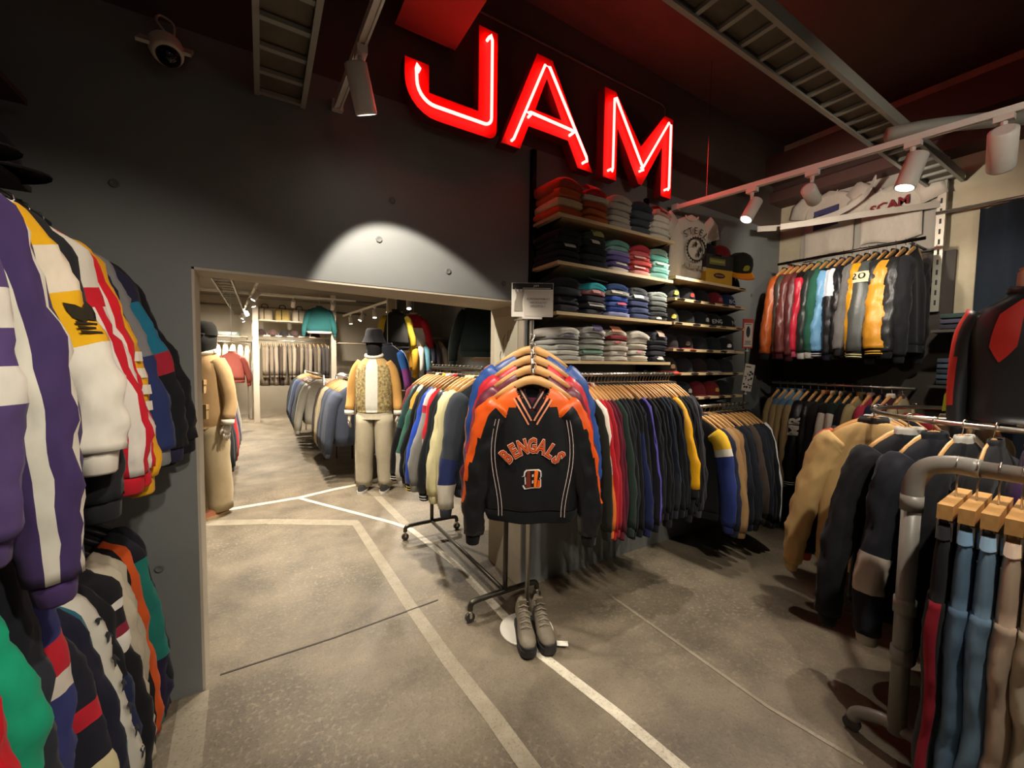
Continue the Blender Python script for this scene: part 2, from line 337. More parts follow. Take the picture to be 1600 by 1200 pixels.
# ------------------------------------------------------------------ cable ladders
GALV = M('97958a', 'paint', .5)
BOARD = surf('ladder_board', '5a5244', '6a6152', 6, .8, .2)
def cable_ladder(x0, y0, x1, y1, z, label, rung, wd=None, along='x', board=True, h=.06):
    e = empty('cable_ladder', (x0, y0, z), label=label, cat='cable ladder', group='cable ladders under the ceiling')
    lx, ly = x1-x0, y1-y0; t = .022
    rails = [(0, lx, 0, t), (0, lx, ly-t, ly)] if along == 'x' else [(0, t, 0, ly), (lx-t, lx, 0, ly)]
    for a, b, c, d in rails:
        m = MB(); m.box(a, b, c, d, 0, .012, GALV); 
        if along == 'x': m.box(a, b, c if c == 0 else d-.005, (c+.005) if c == 0 else d, .012, h, GALV); m.box(a, b, c, d, h, h+.006, GALV)
        else: m.box(a if a == 0 else b-.005, (a+.005) if a == 0 else b, c, d, .012, h, GALV); m.box(a, b, c, d, h, h+.006, GALV)
        m.build('side_rail', e)
    n = int((lx if along == 'x' else ly)/rung)
    for k in range(n+1):
        m = MB(); q = (k+.5)*rung
        if along == 'x': m.box(q-.012, q+.012, t*.6, ly-t*.6, .012, .03, GALV)
        else: m.box(t*.6, lx-t*.6, q-.012, q+.012, .012, .03, GALV)
        m.build('rung', e)
    if board:
        m = MB()
        m.box(t if along != 'x' else 0, lx-(t if along != 'x' else 0), t if along == 'x' else 0, ly-(t if along == 'x' else 0), .034, .042, BOARD); m.build('cover_board', e)
    return e
cable_ladder(-.01, -.6, .20, 2.29, 2.76, 'grey cable ladder ending at the grey wall near the security camera', .165, along='y')
cable_ladder(1.0, .965, 4.68, 1.165, 3.0, 'long grey cable ladder with cover board crossing above the lighting track', .165)
m = MB(); m.tube(spline([(3.2, 1.0, 2.93), (3.35, .8, 2.94), (3.75, .45, 2.95), (4.3, .1, 2.96), (4.69, .05, 2.96)], 24), (.04), GALV, 10); tag(m.build('conduit_pipe', smooth=True), 'thick grey conduit pipe curving away from the cable ladder', 'pipe')
def flat_curve(pts, h, t, mat, name, label, cat):
    m = MB(); P = spline(pts, 22); n = len(P); vs = []
    for i, p in enumerate(P):
        d = (P[min(i+1, n-1)]-P[max(i-1, 0)]); d.z = 0; d.normalize(); q = Vector((-d.y, d.x, 0))*t
        vs += [p+q, p-q, p-q+Vector((0, 0, h)), p+q+Vector((0, 0, h))]
    fs = [(i*4+j, i*4+(j+1) % 4, i*4+4+(j+1) % 4, i*4+4+j) for i in range(n-1) for j in range(4)]+[(3, 2, 1, 0), tuple((n-1)*4+j for j in range(4))]
    m.add(vs, fs, mat); return tag(m.build(name, smooth=False), label, cat)
flat_curve([(3.96, 2.14, 2.79), (4.2, 1.94, 2.81), (4.39, 1.70, 2.88), (4.44, 1.52, 2.98), (4.32, 1.40, 3.07)], .05, .004, M('b5aca0', 'paint'), 'bent_metal_strip', 'curved pale metal strip bent in front of the white tees', 'metal strip')
flat_curve([(3.96, 1.94, 2.756), (4.15, 1.69, 2.775), (4.35, 1.42, 2.80), (4.61, 1.08, 2.82)], .05, .004, M('b5aca0', 'paint'), 'metal_strip', 'straight pale metal strip crossing in front of the white tees', 'metal strip')
m = MB(); m.tube([(2.935, 1.98, 2.83), (2.935, 1.98, 3.84)], .0025, M('9a9188', 'metal'), 6); tag(m.build('suspension_wire'), 'thin wire hanging from the ceiling to the long lighting track', 'wire')

# security camera
e = empty('security_camera', (-.31, 2.20, 2.80), label='white dome security camera on a square plate high on the grey wall', cat='security camera')
m = MB(); mt = Matrix.Rotation(R(-52), 4, 'X') @ Matrix.Rotation(R(0), 4, 'Z'); IV = M('cfc3b0', 'paint')
m.box(-.085, .085, -.006, .006, -.055, .055, IV, mt); m.build('mounting_plate', e)
m = MB(); m.box(-.02, .02, .01, .10, -.01, .03, M('6a6a66', 'paint')); m.build('bracket', e)
mt3 = aim_mtx((0.22, -.45, -.9)).to_3x3()
m = MB(); m.lathe([(.058, .0), (.058, -.02), (.053, -.045), (.046, -.058), (.040, -.055)], IV, (0, -.006, -.005), 22, mt3, cap=False); m.build('housing', e, True)
m = MB(); m.lathe([(.041, -.053), (.038, -.070), (.028, -.083), (.014, -.091), (.001, -.093)], M('0a0a0c', 'paint', .05), (0, -.006, -.005), 22, mt3, cap=False); m.build('dome', e, True)
m = MB(); m.tube(spline([(0, 0, .05), (-.03, .02, .10), (-.02, .05, .14), (.02, .05, .12), (.02, .04, .05)], 16), .005, IV, 6); m.build('cable', e, True)

# ------------------------------------------------------------------ garments
WOODH = M('c6955a', 'wood', .4); HOOK = M('c9c4ba', 'metal', .3)
BLK = '14161a'; NAV = '1a2036'; CHA = '2c2d31'
HANG = {}
def hanger(loc, rz, label, group, kind='wood', name='coat_hanger'):
    """curved wooden coat hanger hanging from a rail; origin on top of the rail"""
    if kind not in HANG:
        e = empty(name)
        m = MB(); w = WOODH if kind == 'wood' else M('16161a', 'paint')
        pts = [(-.195, 0, -.172), (-.145, -.004, -.138), (-.09, -.008, -.107), (-.035, -.008, -.084), (0, -.008, -.078), (.035, -.008, -.084), (.09, -.008, -.107), (.145, -.004, -.138), (.195, 0, -.172)]
        m.tube(pts, [(.006, .010), (.007, .015), (.008, .020), (.008, .023), (.008, .024), (.008, .023), (.008, .020), (.007, .015), (.006, .010)], w, 8); m.build('shoulder_bar', e, True)
        m = MB(); m.tube([(0, -.008, -.066), (0, -.006, -.045), (.004, -.002, -.024), (.016, 0, -.012), (.014, 0, .004), (.004, 0, .009), (-.008, 0, .006), (-.014, 0, -.002)], .0024, HOOK, 6); m.build('hook', e, True)
        HANG[kind] = e; o = e
    else: o = copy_tree(HANG[kind])
    o.location = loc; o.rotation_euler = (0, 0, rz)
    return tag(o, label, 'hanger', group)

SLV = {}
def garment(name, cat, loc, rz, label, group=None, c=BLK, s=None, kind='cloth', skind=None, sh=None, cu=None, he=None, co=None, bands=(), stripe=None,
            L=.68, SL=.60, T=.03, sr=.036, W=.25, fl=(.06, .06), yo=(0, 0), seed=0, lod=1, panel=None, fold=.012, hem=True, collar=True, yoke=-.17, sy=1.0, piping=None, sleeves=True, half=None, top=-.078, vn=None, hi=False):
    """hanging top. local x across the shoulders, -y front, origin on the rail.  panel: (x0,x1,z0,z1,colour) blocks on the body"""
    s = s or c; skind = skind or kind; rnd = random.Random(seed*7+3)
    mc = M(c, kind); ms = M(s, skind); e = empty(name, loc, rz, label, cat, group)
    n = (60 if vn else (40 if hi else 22)) if lod else 14; ph = rnd.uniform(0, 6); kf = rnd.uniform(22, 34); lean = rnd.uniform(-.01, .01)
    zs = [(0, .062, .55), (-.02, .10, .7), (-.05, .150, .85), (-.088, .197, .95), (-.15, .228, 1.0)]
    body = [(top+a, b*W/.25, t) for a, b, t in zs]
    if vn:
        bb = []
        for (a, b_, t), (a2, b2, t2) in zip(body, body[1:]): bb += [(a+(a2-a)*q/4, b_+(b2-b_)*q/4, t+(t2-t)*q/4) for q in range(4)]
        body = bb+[body[-1]]
    nb = (24 if vn else 11) if lod else 5; z0 = top-.15
    for k in range(1, nb+1):
        q = k/nb; body.append((z0-(L-.15)*q, W*(.93+.05*math.sin(q*2.4)+(.02 if q > .8 else 0)), 1.0+.35*q))
    def fy(x, z):
        d = min(1, max(0, (-z-.12)/.25))
        return fold*d*math.sin(x*kf+ph+z*3)+.5*fold*d*noise.noise(Vector((x*9, z*4, seed*1.7)))+lean*d*2
    b = MB(); vs = []
    for z, w, t in body:
        for j in range(n):
            a = 2*math.pi*j/n; ca, sa = math.cos(a), math.sin(a)
            x = w*math.copysign(abs(ca)**.75, ca); y = T*t*math.copysign(abs(sa)**.8, sa)
            vs.append((x, y+fy(x, z), z+.012*noise.noise(Vector((x*6, seed, z*3)))))
    fs = []; mm = []
    for i in range(len(body)-1):
        zc = (body[i][0]+body[i+1][0])/2
        for j in range(n):
            mt = mc; xc = (vs[i*n+j][0]+vs[(i+1)*n+(j+1) % n][0])/2; ang = (j+.5)/n
            if vn and .5 < ang < 1 and abs(xc) < vn[0]*(1-(top-zc)/vn[1]): continue
            fs.append((i*n+j, i*n+(j+1) % n, (i+1)*n+(j+1) % n, (i+1)*n+j))
            if sh and zc > yoke: mt = M(sh, kind)
            if half and xc*half[0] > 0: mt = M(half[1], kind)
            if panel:
                for (xa, xb, za, zb, pc) in panel:
                    if xa <= xc <= xb and za <= zc <= zb: mt = M(pc, kind)
            mm.append(mt)
    if not vn: fs.append(tuple(range(n))[::-1]); mm.append(M('101012', 'cloth'))
    fs.append(tuple((len(body)-1)*n+j for j in range(n))); mm.append(M('101012', 'cloth'))
    b.add(vs, fs, mm); bo = b.build('body', e, True)
    zh, wh, th = body[-1]
    if hem:
        b = MB(); hv = []; hm = M(he or c, 'cloth')
        for dz, k in ((.004, 1.0), (-.012, 1.02), (-.05, .95), (-.055, .88)):
            for j in range(n):
                a = 2*math.pi*j/n; ca, sa = math.cos(a), math.sin(a); x = wh*k*math.copysign(abs(ca)**.75, ca)
                hv.append((x, T*th*1.02*math.copysign(abs(sa)**.8, sa)+fy(x, zh), zh+dz))
        b.add(hv, [(i*n+j, i*n+(j+1) % n, (i+1)*n+(j+1) % n, (i+1)*n+j) for i in range(3) for j in range(n)]+[tuple(3*n+j for j in range(n))], hm); b.build('hem_band', e, True)
    if collar:
        b = MB(); hv = []; cm = M(co or c, 'cloth'); nn = 14
        for dz, k in ((-.012, 1.08), (.008, 1.06), (.024, .95), (.020, .80)):
            for j in range(nn):
                a = 2*math.pi*j/nn; hv.append((.066*k*math.cos(a), max(T*.6, .016)*k*math.sin(a), top+dz))
        b.add(hv, [(i*nn+j, i*nn+(j+1) % nn, (i+1)*nn+(j+1) % nn, (i+1)*nn+j) for i in range(3) for j in range(nn)], cm); b.build('collar', e, True)
    if sleeves:
        for q, sg in enumerate((-1, 1)):
            f_ = fl[q]; y_ = yo[q]; xo = W*.86
            wv = [rnd.uniform(-.010, .010) for _ in range(4)]
            pts = [(sg*xo*.74, 0, top-.115), (sg*(xo+.004), y_*.1, top-.185), (sg*(xo+.030+f_*.4+wv[0]), y_*.4+wv[1]*.6, top-.17-SL*.35), (sg*(xo+.042+f_*.85+wv[2]), y_*.8+wv[3]*.6, top-.17-SL*.68), (sg*(xo+.045+f_), y_, top-.17-SL)]
            K = (34 if hi else 16) if lod else 6; path = spline(pts, K)
            rr = []
            for k in range(K+1):
                t = k/K; r = (.086*(1-t)+.052*t)*(1 if t < .94 else .92); r2 = sr*(1.08-.28*t)*(.75 if t == 0 else 1)
                if lod: wk = 1+(.05*math.sin(k*2.4+seed) if not hi else .045*math.sin(k*1.25+seed)*(.4+t))*min(1, t*3); r *= wk; r2 *= 2-wk
                rr.append((r2, r*(.8+.2*min(1, t*4))*sy))
            SLV[(e.name, sg)] = (path, rr)
            st = M(stripe[0], skind) if stripe else None
            bl = [(a, z, M(cc, skind)) for a, z, cc in bands]
            def mf(t, j, sg=sg):
                for a, z, mt in bl:
                    if a <= t+.5/K < z: return mt
                if st:
                    jj = ((j+.04-(.25 if sg > 0 else .75)+.5) % 1-.5)*(1 if sg > 0 else -1)
                    if any(q[0] <= jj < q[1]*(1-(t*1.15)**2 if len(q) > 2 else 1) for q in stripe[1]): return st
                return ms
            b = MB(); b.tube(path, rr, ms, (28 if hi else 16) if lod else 8, matf=mf, jit=(.22, .13) if hi else (.22 if lod else .14), seed=seed+q); so = b.build('sleeve', e, True)
            d = (path[-1]-path[-2]).normalized(); p = path[-1]
            b = MB(); r0 = rr[-1]
            b.tube([p-d*.004, p+d*.012, p+d*.05, p+d*.056], [(r0[0]*.92, r0[1]*.88), (r0[0]*.95, r0[1]*.82), (r0[0]*.85, r0[1]*.72), (r0[0]*.7, r0[1]*.62)], M(cu or s, 'cloth'), 10); cf = b.build('cuff', so, True)
            if he == 'stripes' or (isinstance(cu, str) and piping): 
                for a in (.018, .036):
                    b = MB(); b.tube([p+d*a, p+d*(a+.007)], [(r0[0]*.97, r0[1]*.84)]*2, M(piping, 'cloth'), 10, cap=False); b.build('rib_stripe', so, True)
    return e, fy, T
def wrap(e, sg, t0, jj0, off=.004, sw=.0):
    """map (u along the circumference, v up the sleeve) in metres on to a sleeve's surface; jj0: 0 outer side, .25 front"""
    path, rr = SLV[(e.name, sg)]; K = len(path)-1
    ln = sum((path[i+1]-path[i]).length for i in range(K))
    def f(u, v, d=0):
        t = min(.999, max(0, t0-v/ln))*K; i = int(t); q = t-i; p = path[i].lerp(path[i+1], q)
        ru, rs = rr[i][0]*(1-q)+rr[i+1][0]*q, rr[i][1]*(1-q)+rr[i+1][1]*q
        a = 2*math.pi*((.25 if sg > 0 else .75)+(jj0)*(1 if sg > 0 else -1)); sd_ = (1 if sg > 0 else -1)
        for _ in range(10): a += sd_*(u/10)/max(.015, math.hypot(rs*math.cos(a), ru*math.sin(a)))
        nrm = Vector((math.sin(a)/max(rs, .01), math.cos(a)/max(ru, .01), 0)).normalized()
        return p+Vector((math.sin(a)*rs*1.06, math.cos(a)*ru*1.06, 0))+nrm*(off+d)
    return f
def subdiv(poly, step=.012):
    out = []
    for (a, b), (c, d) in zip(poly, poly[1:]+poly[:1]):
        k = max(1, int(math.hypot(c-a, d-b)/step))
        out += [(a+(c-a)*i/k, b+(d-b)*i/k) for i in range(k)]
    return out
def wrap_rect(m, f, u0, u1, v0, v1, mat, d=0):
    nu = max(1, int((u1-u0)/.012)); nv = max(1, int((v1-v0)/.02))
    vs = [f(u0+(u1-u0)*i/nu, v0+(v1-v0)*j/nv, d) for i in range(nu+1) for j in range(nv+1)]
    m.add(vs, [(i*(nv+1)+j, (i+1)*(nv+1)+j, (i+1)*(nv+1)+j+1, i*(nv+1)+j+1) for i in range(nu) for j in range(nv)], mat)
GCAT = dict(jacket='jacket', tracksuit_jacket='track jacket', sweatshirt='sweatshirt', pullover='pullover', coat='coat')
def rack(items, p0, p1, rz, where, hgroup, hlabel, hang='wood', jit=.1, base=None, name='jacket', hz=-.0, rzj=4, spread=None):
    """hang items evenly from p0 to p1.  each item = (label, dict)"""
    p0, p1 = Vector(p0), Vector(p1); n = len(items); sp = (p1-p0).length/max(1, n-1); rnd = random.Random(len(where))
    for k, it in enumerate(items):
        lab, kw = it; kw = dict(kw); nm = kw.pop('name', name); p = p0.lerp(p1, k/max(1, n-1)); q = dict(base or {}); q.update(kw)
        q.setdefault('seed', k+len(where)*3); q.setdefault('T', sp*.46); q.setdefault('sr', sp*.62)
        a = rz+R(rnd.uniform(-rzj, rzj)+q.pop('turn', 0))
        grp = q.pop('group', None) or 'clothes '+where
        if q.get('yo') is None: q['yo'] = (rnd.uniform(-.02, .02), rnd.uniform(-.02, .02))
        q.setdefault('L', .70+rnd.uniform(-.03, .05)); q.setdefault('SL', .63+rnd.uniform(-.03, .05))
        garment(nm, GCAT.get(nm, nm), p, a, lab, grp, **q)
        if hang: hanger(p+Vector((0, 0, .004)), a, hlabel, hgroup, hang)
CHROME = M('cfcac0', 'metal', .3)
def rail(p0, p1, label, r=.013, wall=None, mat=None, posts=False):
    e = empty('hanging_rail', p0, label=label, cat='clothes rail'); p0, p1 = Vector(p0), Vector(p1); d = p1-p0; u = d.normalized()
    m = MB(); m.tube([-u*.03, d+u*.03], r, mat or CHROME, 12); m.build('rail_tube', e, True)
    if wall:
        for t in (.06, .94):
            m = MB(); a = d*t; w = Vector(wall)
            m.box(-.008, .008, -.5, .5, -.02, -.006, M('2a2a2c', 'paint'), Matrix.Translation(a+w/2) @ Matrix(((u.x, w.x, 0, 0), (u.y, w.y, 0, 0), (0, 0, 1, 0), (0, 0, 0, 1)))); m.build('bracket', e)
    if posts:
        for a in (-u*.03, d+u*.03):
            m = MB(); m.tube([a, a-Vector((0, 0, p0.z))], r*1.1, mat or CHROME, 10); m.build('post', e, True)
    return e

# ---- stand with football pullovers
SX, SY = 1.285, 1.905
STEEL = M('a8a398', 'metal', .35)
FA = -yaw     # faces the camera aisle: local -y -> -F0
e = empty('display_stand', (SX, SY, 0), FA, 'steel display stand with round white base and sloping hanger arm', 'display stand')
m = MB(); m.lathe([(.155, .002), (.155, .010), (.150, .013), (.001, .014)], M('d9d3c6', 'paint'), n=40, cap=False); m.build('base_plate', e)
m = MB(); m.tube([(0, 0, .012), (0, 0, 1.80)], .013, STEEL, 12); m.build('pole', e, True)
m = MB(); m.tube([(0, 0, 1.675), (0, -.03, 1.672), (0, -.26, 1.49)], .009, STEEL, 8); m.build('hanger_arm', e, True)
for k in range(4):
    m = MB(); y, z = -.04-.065*k, 1.67-.050*k; m.tube([(0, y, z), (0, y-.008, z+.022)], .006, STEEL, 6); m.build('hook_peg', e)
# sign on top of the pole
e = empty('sign_board', (SX, SY-.003, 1.80), FA, 'small white sign with black header on the display stand pole', 'sign')
m = MB(); m.box(-.115, .115, -.012, -.006, 0, .185, M('d6d0c4', 'plain')); m.build('board', e)
m = MB(); m.box(-.110, .113, -.0135, -.012, .150, .183, M('17140f', 'plain')); m.build('header', e)
m = MB(); m.box(-.045, .115, -.0145, -.0135, .004, .142, M('c9c0b3', 'plain')); m.build('card', e)
m = MB(); DKT = M('4b453c', 'plain'); fs_ = lambda ox, oz, y=-.0155: (lambda u, v: (ox+u, y, oz+v))
add_text(m, 'JAM', .017, fs_(.02, .163), M('d9d4c8', 'plain')); m.box(-.05, .10, -.0142, -.0135, .154, .1575, M('cfc6ad', 'plain'))
for t, z in (('ELMOSNAVNBLKY', .092), ('NACKSULTEY', .072), ('DPLJDPZELY.', .052)): add_text(m, t, .0155, fs_(.033, z), DKT)
m.build('lettering', e)
m = MB(); GR = M('8d8578', 'plain')
m.prism([(-.10, .03), (-.055, .03), (-.058, .09), (-.05, .125), (-.045, .155), (-.052, .16), (-.062, .135), (-.07, .15), (-.078, .15), (-.08, .132), (-.093, .155), (-.099, .15), (-.088, .12), (-.09, .10), (-.098, .08)], lambda u, v, d: (u, d, v), -.0142, -.0136, GR); m.build('figure_print', e)
m = MB(); m.box(-.055, .055, -.016, .004, -.012, .0, M('c8c4ba', 'paint')); m.tube([(-.10, -.004, -.02), (.0, -.004, -.012)], .004, STEEL, 6); m.build('clamp', e)

def pull(k, kw, label, T=.045):
    y, z = -.045-.068*k, 1.695-.052*k
    off = Matrix.Rotation(FA, 3, 'Z') @ Vector((0, y, 0)); p = Vector((SX, SY, z))+off
    hanger(p, FA, 'wooden coat hanger on the football pullover stand', 'wooden hangers on the display stand')
    return garment('pullover', 'pullover', p, FA, label, None, T=T, hi=True, sr=.05, W=kw.pop('W', .235), hem=kw.pop('hem', True), collar=False, top=-.092, vn=(.105, .165), **kw)
def vneck(e, fy, T, cols, depth=.175, wdt=.100, top=-.092, W=.235):
    """ribbed V collar on the front of a pullover, following the shoulder slope"""
    def g(x, z):
        k = max(0, min(1, (top-z)/.13)); w_ = W*(.25+.68*min(1, k*1.05)); t_ = .55+.45*k
        return -T*t_*max(.05, 1-min(1, abs(x)/max(w_, .01))**2.2)**.45+fy(x, z)-.004
    N_ = 8
    for sg in (-1, 1):
        for k, cc in enumerate(cols):
            m = MB(); o0 = .0068*k-.004; vs = []
            for i in range(N_+1):
                t = i/N_
                for o in (o0, o0+.0072):
                    x = sg*(wdt*(1-t)**1.05*.93+o); z = top-.018-(depth-.018)*t-o*.55-.006*k; vs.append((x, g(x, z)-.003-.0004*k, z))
            q = [(2*i, 2*i+1, 2*i+3, 2*i+2) for i in range(N_)]
            m.add(vs, q if sg > 0 else [f[::-1] for f in q], M(cc, 'cloth')); m.build('collar_rib', e)
pull(0, dict(W=.265, c='1d3f7c', s='24488a', kind='satin', cu='182038', L=.62, SL=.60, fl=(.03, .07), stripe=('d98250', [(-.05, .02)]), seed=3), 'royal blue pullover, rearmost on the display stand'); 
e0, f0, t0 = pull(1, dict(c='7c2232', s='b3202c', sh='c4202c', kind='satin', L=.62, SL=.56, seed=5), 'bright red and maroon pullover second from the back of the stand')
vneck(e0, f0, t0, ['1b1b22', 'd8c8c0', '1b1b22'])
e0, f0, t0 = pull(2, dict(c='571a2b', s='5d1f2f', kind='satin', L=.62, SL=.56, seed=8, cu='3a1420'), 'dark maroon pullover directly behind the black and orange one')
vneck(e0, f0, t0, ['1b1b22', 'd9a58a', '1b1b22'])
e0, f0, t0 = pull(3, dict(c='101113', s='101113', kind='satin', cu='0c0c0d', he='0c0c0d', L=.64, SL=.60, seed=11, fl=(.045, .05), panel=[(-.3, -.05, -.185, -.07, 'd85a12'), (.05, .3, -.185, -.07, 'd85a12'), (-.3, -.085, -.21, -.07, 'd85a12'), (.085, .3, -.21, -.07, 'd85a12'), (-.3, -.12, -.262, -.07, 'd85a12'), (.12, .3, -.262, -.07, 'd85a12')],
    stripe=('d4500e', [(-.08, .21, 1)]), bands=[(0, .10, 'd85a12'), (.80, 1.1, '101113')], fold=.009), 'black and orange football pullover with arched lettering, front of the stand', T=.05)
vneck(e0, f0, t0, ['101113', 'd98a68', '101113', 'd98a68'])
srf = lambda x, z: -t0*1.0-.010+f0(x, z)-.3*t0*max(0, min(1, (-z-.2)/.5))
ze = -.44
for ci, chh in enumerate('BENGALS'):
    a = R(-46.5+ci*15.5); rr_ = .178; m = MB()
    for off_, mt_, dy in ((.0075, M('e0a48c', 'cloth'), 0), (.0035, M('8a2a16', 'cloth'), -.0015), (-.001, M('d0581e', 'cloth'), -.003)):
        vs_, fs_2 = text_geo(chh, .095, off_)
        pts = []
        for u, v in vs_:
            v2 = v-.034; u2 = u*.66
            x = math.sin(a)*(rr_+v2)+math.cos(a)*u2; z = ze-.135+math.cos(a)*(rr_+v2)-math.sin(a)*u2
            pts.append((x, srf(x, z)+dy, z))
        m.add(pts, fs_2, mt_)
    m.build('letter', e0)
def patch(poly, mat, name, dy, sc_=1, ox=0, oz=0, par=None):
    m = MB(); m.add([(ox+u*sc_, srf(ox+u*sc_, oz+v*sc_)+dy, oz+v*sc_) for u, v in poly], [tuple(range(len(poly)))], mat); return m.build(name, par)
EB = [(-.9, -.75), (-.75, -1), (-.1, -.92), (.8, -.95), (.95, -.8), (.95, -.1), (.85, 0), (.98, .2), (.95, .75), (.7, .95), (-.6, .95), (-.8, .75), (-.85, .35), (-1.05, .25), (-.75, .3), (-.72, -.55), (-.95, -.6)]
em = patch(EB, M('cfc8c0', 'cloth'), 'emblem', 0, .049, 0, ze-.122, e0)
patch([(u*.86, v*.88) for u, v in EB], M('120c0b', 'cloth'), 'emblem_ground', -.0015, .049, .001, ze-.122, em)
patch([(.25, .85), (.65, .85), (.45, -.85), (.2, -.85)], M('e8680f', 'cloth'), 'emblem_stripe', -.003, .049, 0, ze-.122, em)
patch([(.62, -.1), (.85, -.2), (.82, -.85), (.5, -.85)], M('d9500c', 'cloth'), 'emblem_stripe', -.003, .049, 0, ze-.122, em)
patch([(-.5, .85), (-.2, .85), (-.1, -.8), (-.6, -.8)], M('6b2416', 'cloth'), 'emblem_stripe', -.003, .049, 0, ze-.122, em)
patch([(0, .2), (.18, .25), (.16, .5), (0, .45)], M('b8b0a8', 'cloth'), 'emblem_stripe', -.0035, .049, 0, ze-.122, em)
patch([(0, -.45), (.16, -.4), (.15, -.1), (0, -.15)], M('b8b0a8', 'cloth'), 'emblem_stripe', -.0035, .049, 0, ze-.122, em)
for sg in (-1, 1):
    for xo_ in (.165, .182):
        m = MB(); P = []
        for k in range(13):
            z = -.27-.04*k; x = sg*(xo_+.02*math.sin(k*.4)); P.append((x, srf(x, z)+.002, z))
        m.tube(P, .0016, M('c9b3ad', 'cloth'), 5); m.build('piping', e0)
# shoes on the base
def shoe(loc, rz, label):
    e = empty('high_top_shoe', loc, rz, label, 'shoe', 'pair of shoes on the stand base')
    up = M('6d6353', 'leather', .6); so = M('1d1b19', 'plain')
    def ring(y, w, z0, z1, n=12): return [(w*math.cos(2*math.pi*j/n)*(1 if math.sin(2*math.pi*j/n) > -.2 else 1), y, z0+(z1-z0)*(.5+.5*math.sin(2*math.pi*j/n))) for j in range(n)]
    secs = [(-.145, .012, .028, .045), (-.135, .032, .024, .065), (-.105, .045, .022, .078), (-.06, .049, .022, .088), (-.02, .044, .022, .105), (.03, .038, .022, .135), (.08, .036, .022, .165), (.125, .036, .022, .172), (.142, .024, .026, .168)]
    m = MB(); vs = []; 
    for s_ in secs: vs += ring(*s_)
    m.add(vs, [(i*12+j, i*12+(j+1) % 12, i*12+12+(j+1) % 12, i*12+12+j) for i in range(8) for j in range(12)]+[tuple(range(12))[::-1], tuple(96+j for j in range(12))], up); m.build('upper', e, True)
    pol = [(.010, -.154), (.028, -.147), (.042, -.128), (.050, -.095), (.052, -.06), (.046, .0), (.041, .08), (.040, .13), (.028, .148)]; pol = pol+[(-a, b) for a, b in pol[::-1]]
    m = MB(); m.prism(pol, lambda u, v, d: (u, v, d), 0, .032, so); m.build('sole', e)
    m = MB(); m.prism([(a*.9, b) for a, b in pol if b < -.08], lambda u, v, d: (u*1.0, v*.995, d), .032, .05, so); m.build('toe_rand', e)
    for k in range(6):
        y = -.045+.024*k; z = .100+.012*k+.0035*k; m = MB(); m.tube([(-.03, y, z-.012), (0, y-.004, z+.004), (.03, y, z-.012)], .0035, M('8d8371', 'cloth'), 6); m.build('lace', e, True)
    m = MB(); m.box(-.02, .02, .06, .075, .14, .185, up); m.build('tongue', e)
    return e
fo = Matrix.Rotation(FA, 3, 'Z')
def sl(x, y, z): v = fo @ Vector((x, y, 0)); return (SX+v.x, SY+v.y, z)
shoe(sl(-.015, -.10, .014), FA+R(8), 'grey brown high-top shoe with dark sole, beside the pole')
s2 = shoe(sl(.085, -.075, .014), FA+R(12), 'grey brown high-top shoe with white price tag')
m = MB(); m.box(.0, .06, -.02, .02, .0, .0012, M('ded9cc', 'plain'), Matrix.Translation((.062, -.075, .003)) @ Matrix.Rotation(R(-15), 4, 'Z')); m.build('price_tag', s2)

# ---- jackets on the rail under the shelves
rail((1.62, 1.99, 1.475), (2.60, 1.99, 1.475), 'chrome clothes rail under the folded sweatshirts', wall=(0, .3, 0))
def blk(n): return [('black jacket in the row under the folded sweatshirts', dict(c=BLK, s=x, name='jacket', group='black jackets under the shelves', co=y)) for x, y in ((BLK, BLK), ('181a20', '30302c'), ('121417', BLK), (BLK, '3a3a38'), ('1a1c22', BLK), ('16181c', 'c9c4ba'))[:n]]
W1 = 'on the rail under the shelves'
row = [('olive black jacket beside the cream and orange one', dict(c='23241f')),
 ('cream and orange jacket with banded sleeves under the shelves', dict(c='d9752a', s='c9692a', bands=[(0, .42, 'd5c9b8'), (.42, .52, 'd9752a'), (.52, .63, 'd5c9b8')], kind='satin', sr=.034, fl=(.03, .05), cu='d9752a', he='d9752a')),
 ('bright red jacket next to the cream and orange one', dict(c='a71c26', s='b01e28', fl=(.02, .05))), ('dark red jacket between bright red and maroon', dict(c='8d1722', s='99202a', fl=(.02, .06))),
 ('maroon jacket with white collar under the shelves', dict(c='4e1420', s='5f1626', co='cfc6bb', fl=(.02, .06))), ('deep wine jacket beside the forest green one', dict(c='3d101c', s='4a1424')),
 ('forest green jacket under the shelves', dict(c='22302a', s='26352e', fl=(.02, .07)))]
row += blk(3) + [('black jacket with navy lower sleeves under the shelves', dict(c=BLK, s='1a2148', bands=[(0, .35, BLK)], fl=(.02, .08)))] + blk(2) + [
 ('navy jacket with purple piping under the shelves', dict(c=NAV, s='1a1d33', stripe=('4b428c', [(.0, .1)]))), ('purple edged black jacket under the shelves', dict(c='15151c', s='17171f', stripe=('554aa0', [(-.05, .05)])))] + blk(4) + [
 ('midnight navy jacket with green piping under the shelves', dict(c=NAV, s='161c2c', stripe=('3d6b5c', [(-.05, .03)]))), ('dark slate jacket under the shelves', dict(c='23262e'))] + blk(3) + [
 ('black jacket with a bright yellow sleeve under the shelves', dict(c=BLK, s='e0a20c', kind='satin', fl=(.0, .10), SL=.50, sr=.034, cu=BLK))] + blk(4) + [
 ('charcoal jacket with grey lining at the rail end', dict(c='35343a', s='3a393f', he='8d8578')), ('charcoal coat last on the rail by the caps', dict(c='2f2d30', s='353337', fl=(.02, .04)))]
rack(row, (1.66, 1.99, 1.478), (2.58, 1.99, 1.478), R(-90), W1, 'wooden hangers under the shelves', 'wooden coat hanger on the rail under the folded sweatshirts', base=dict(W=.235))
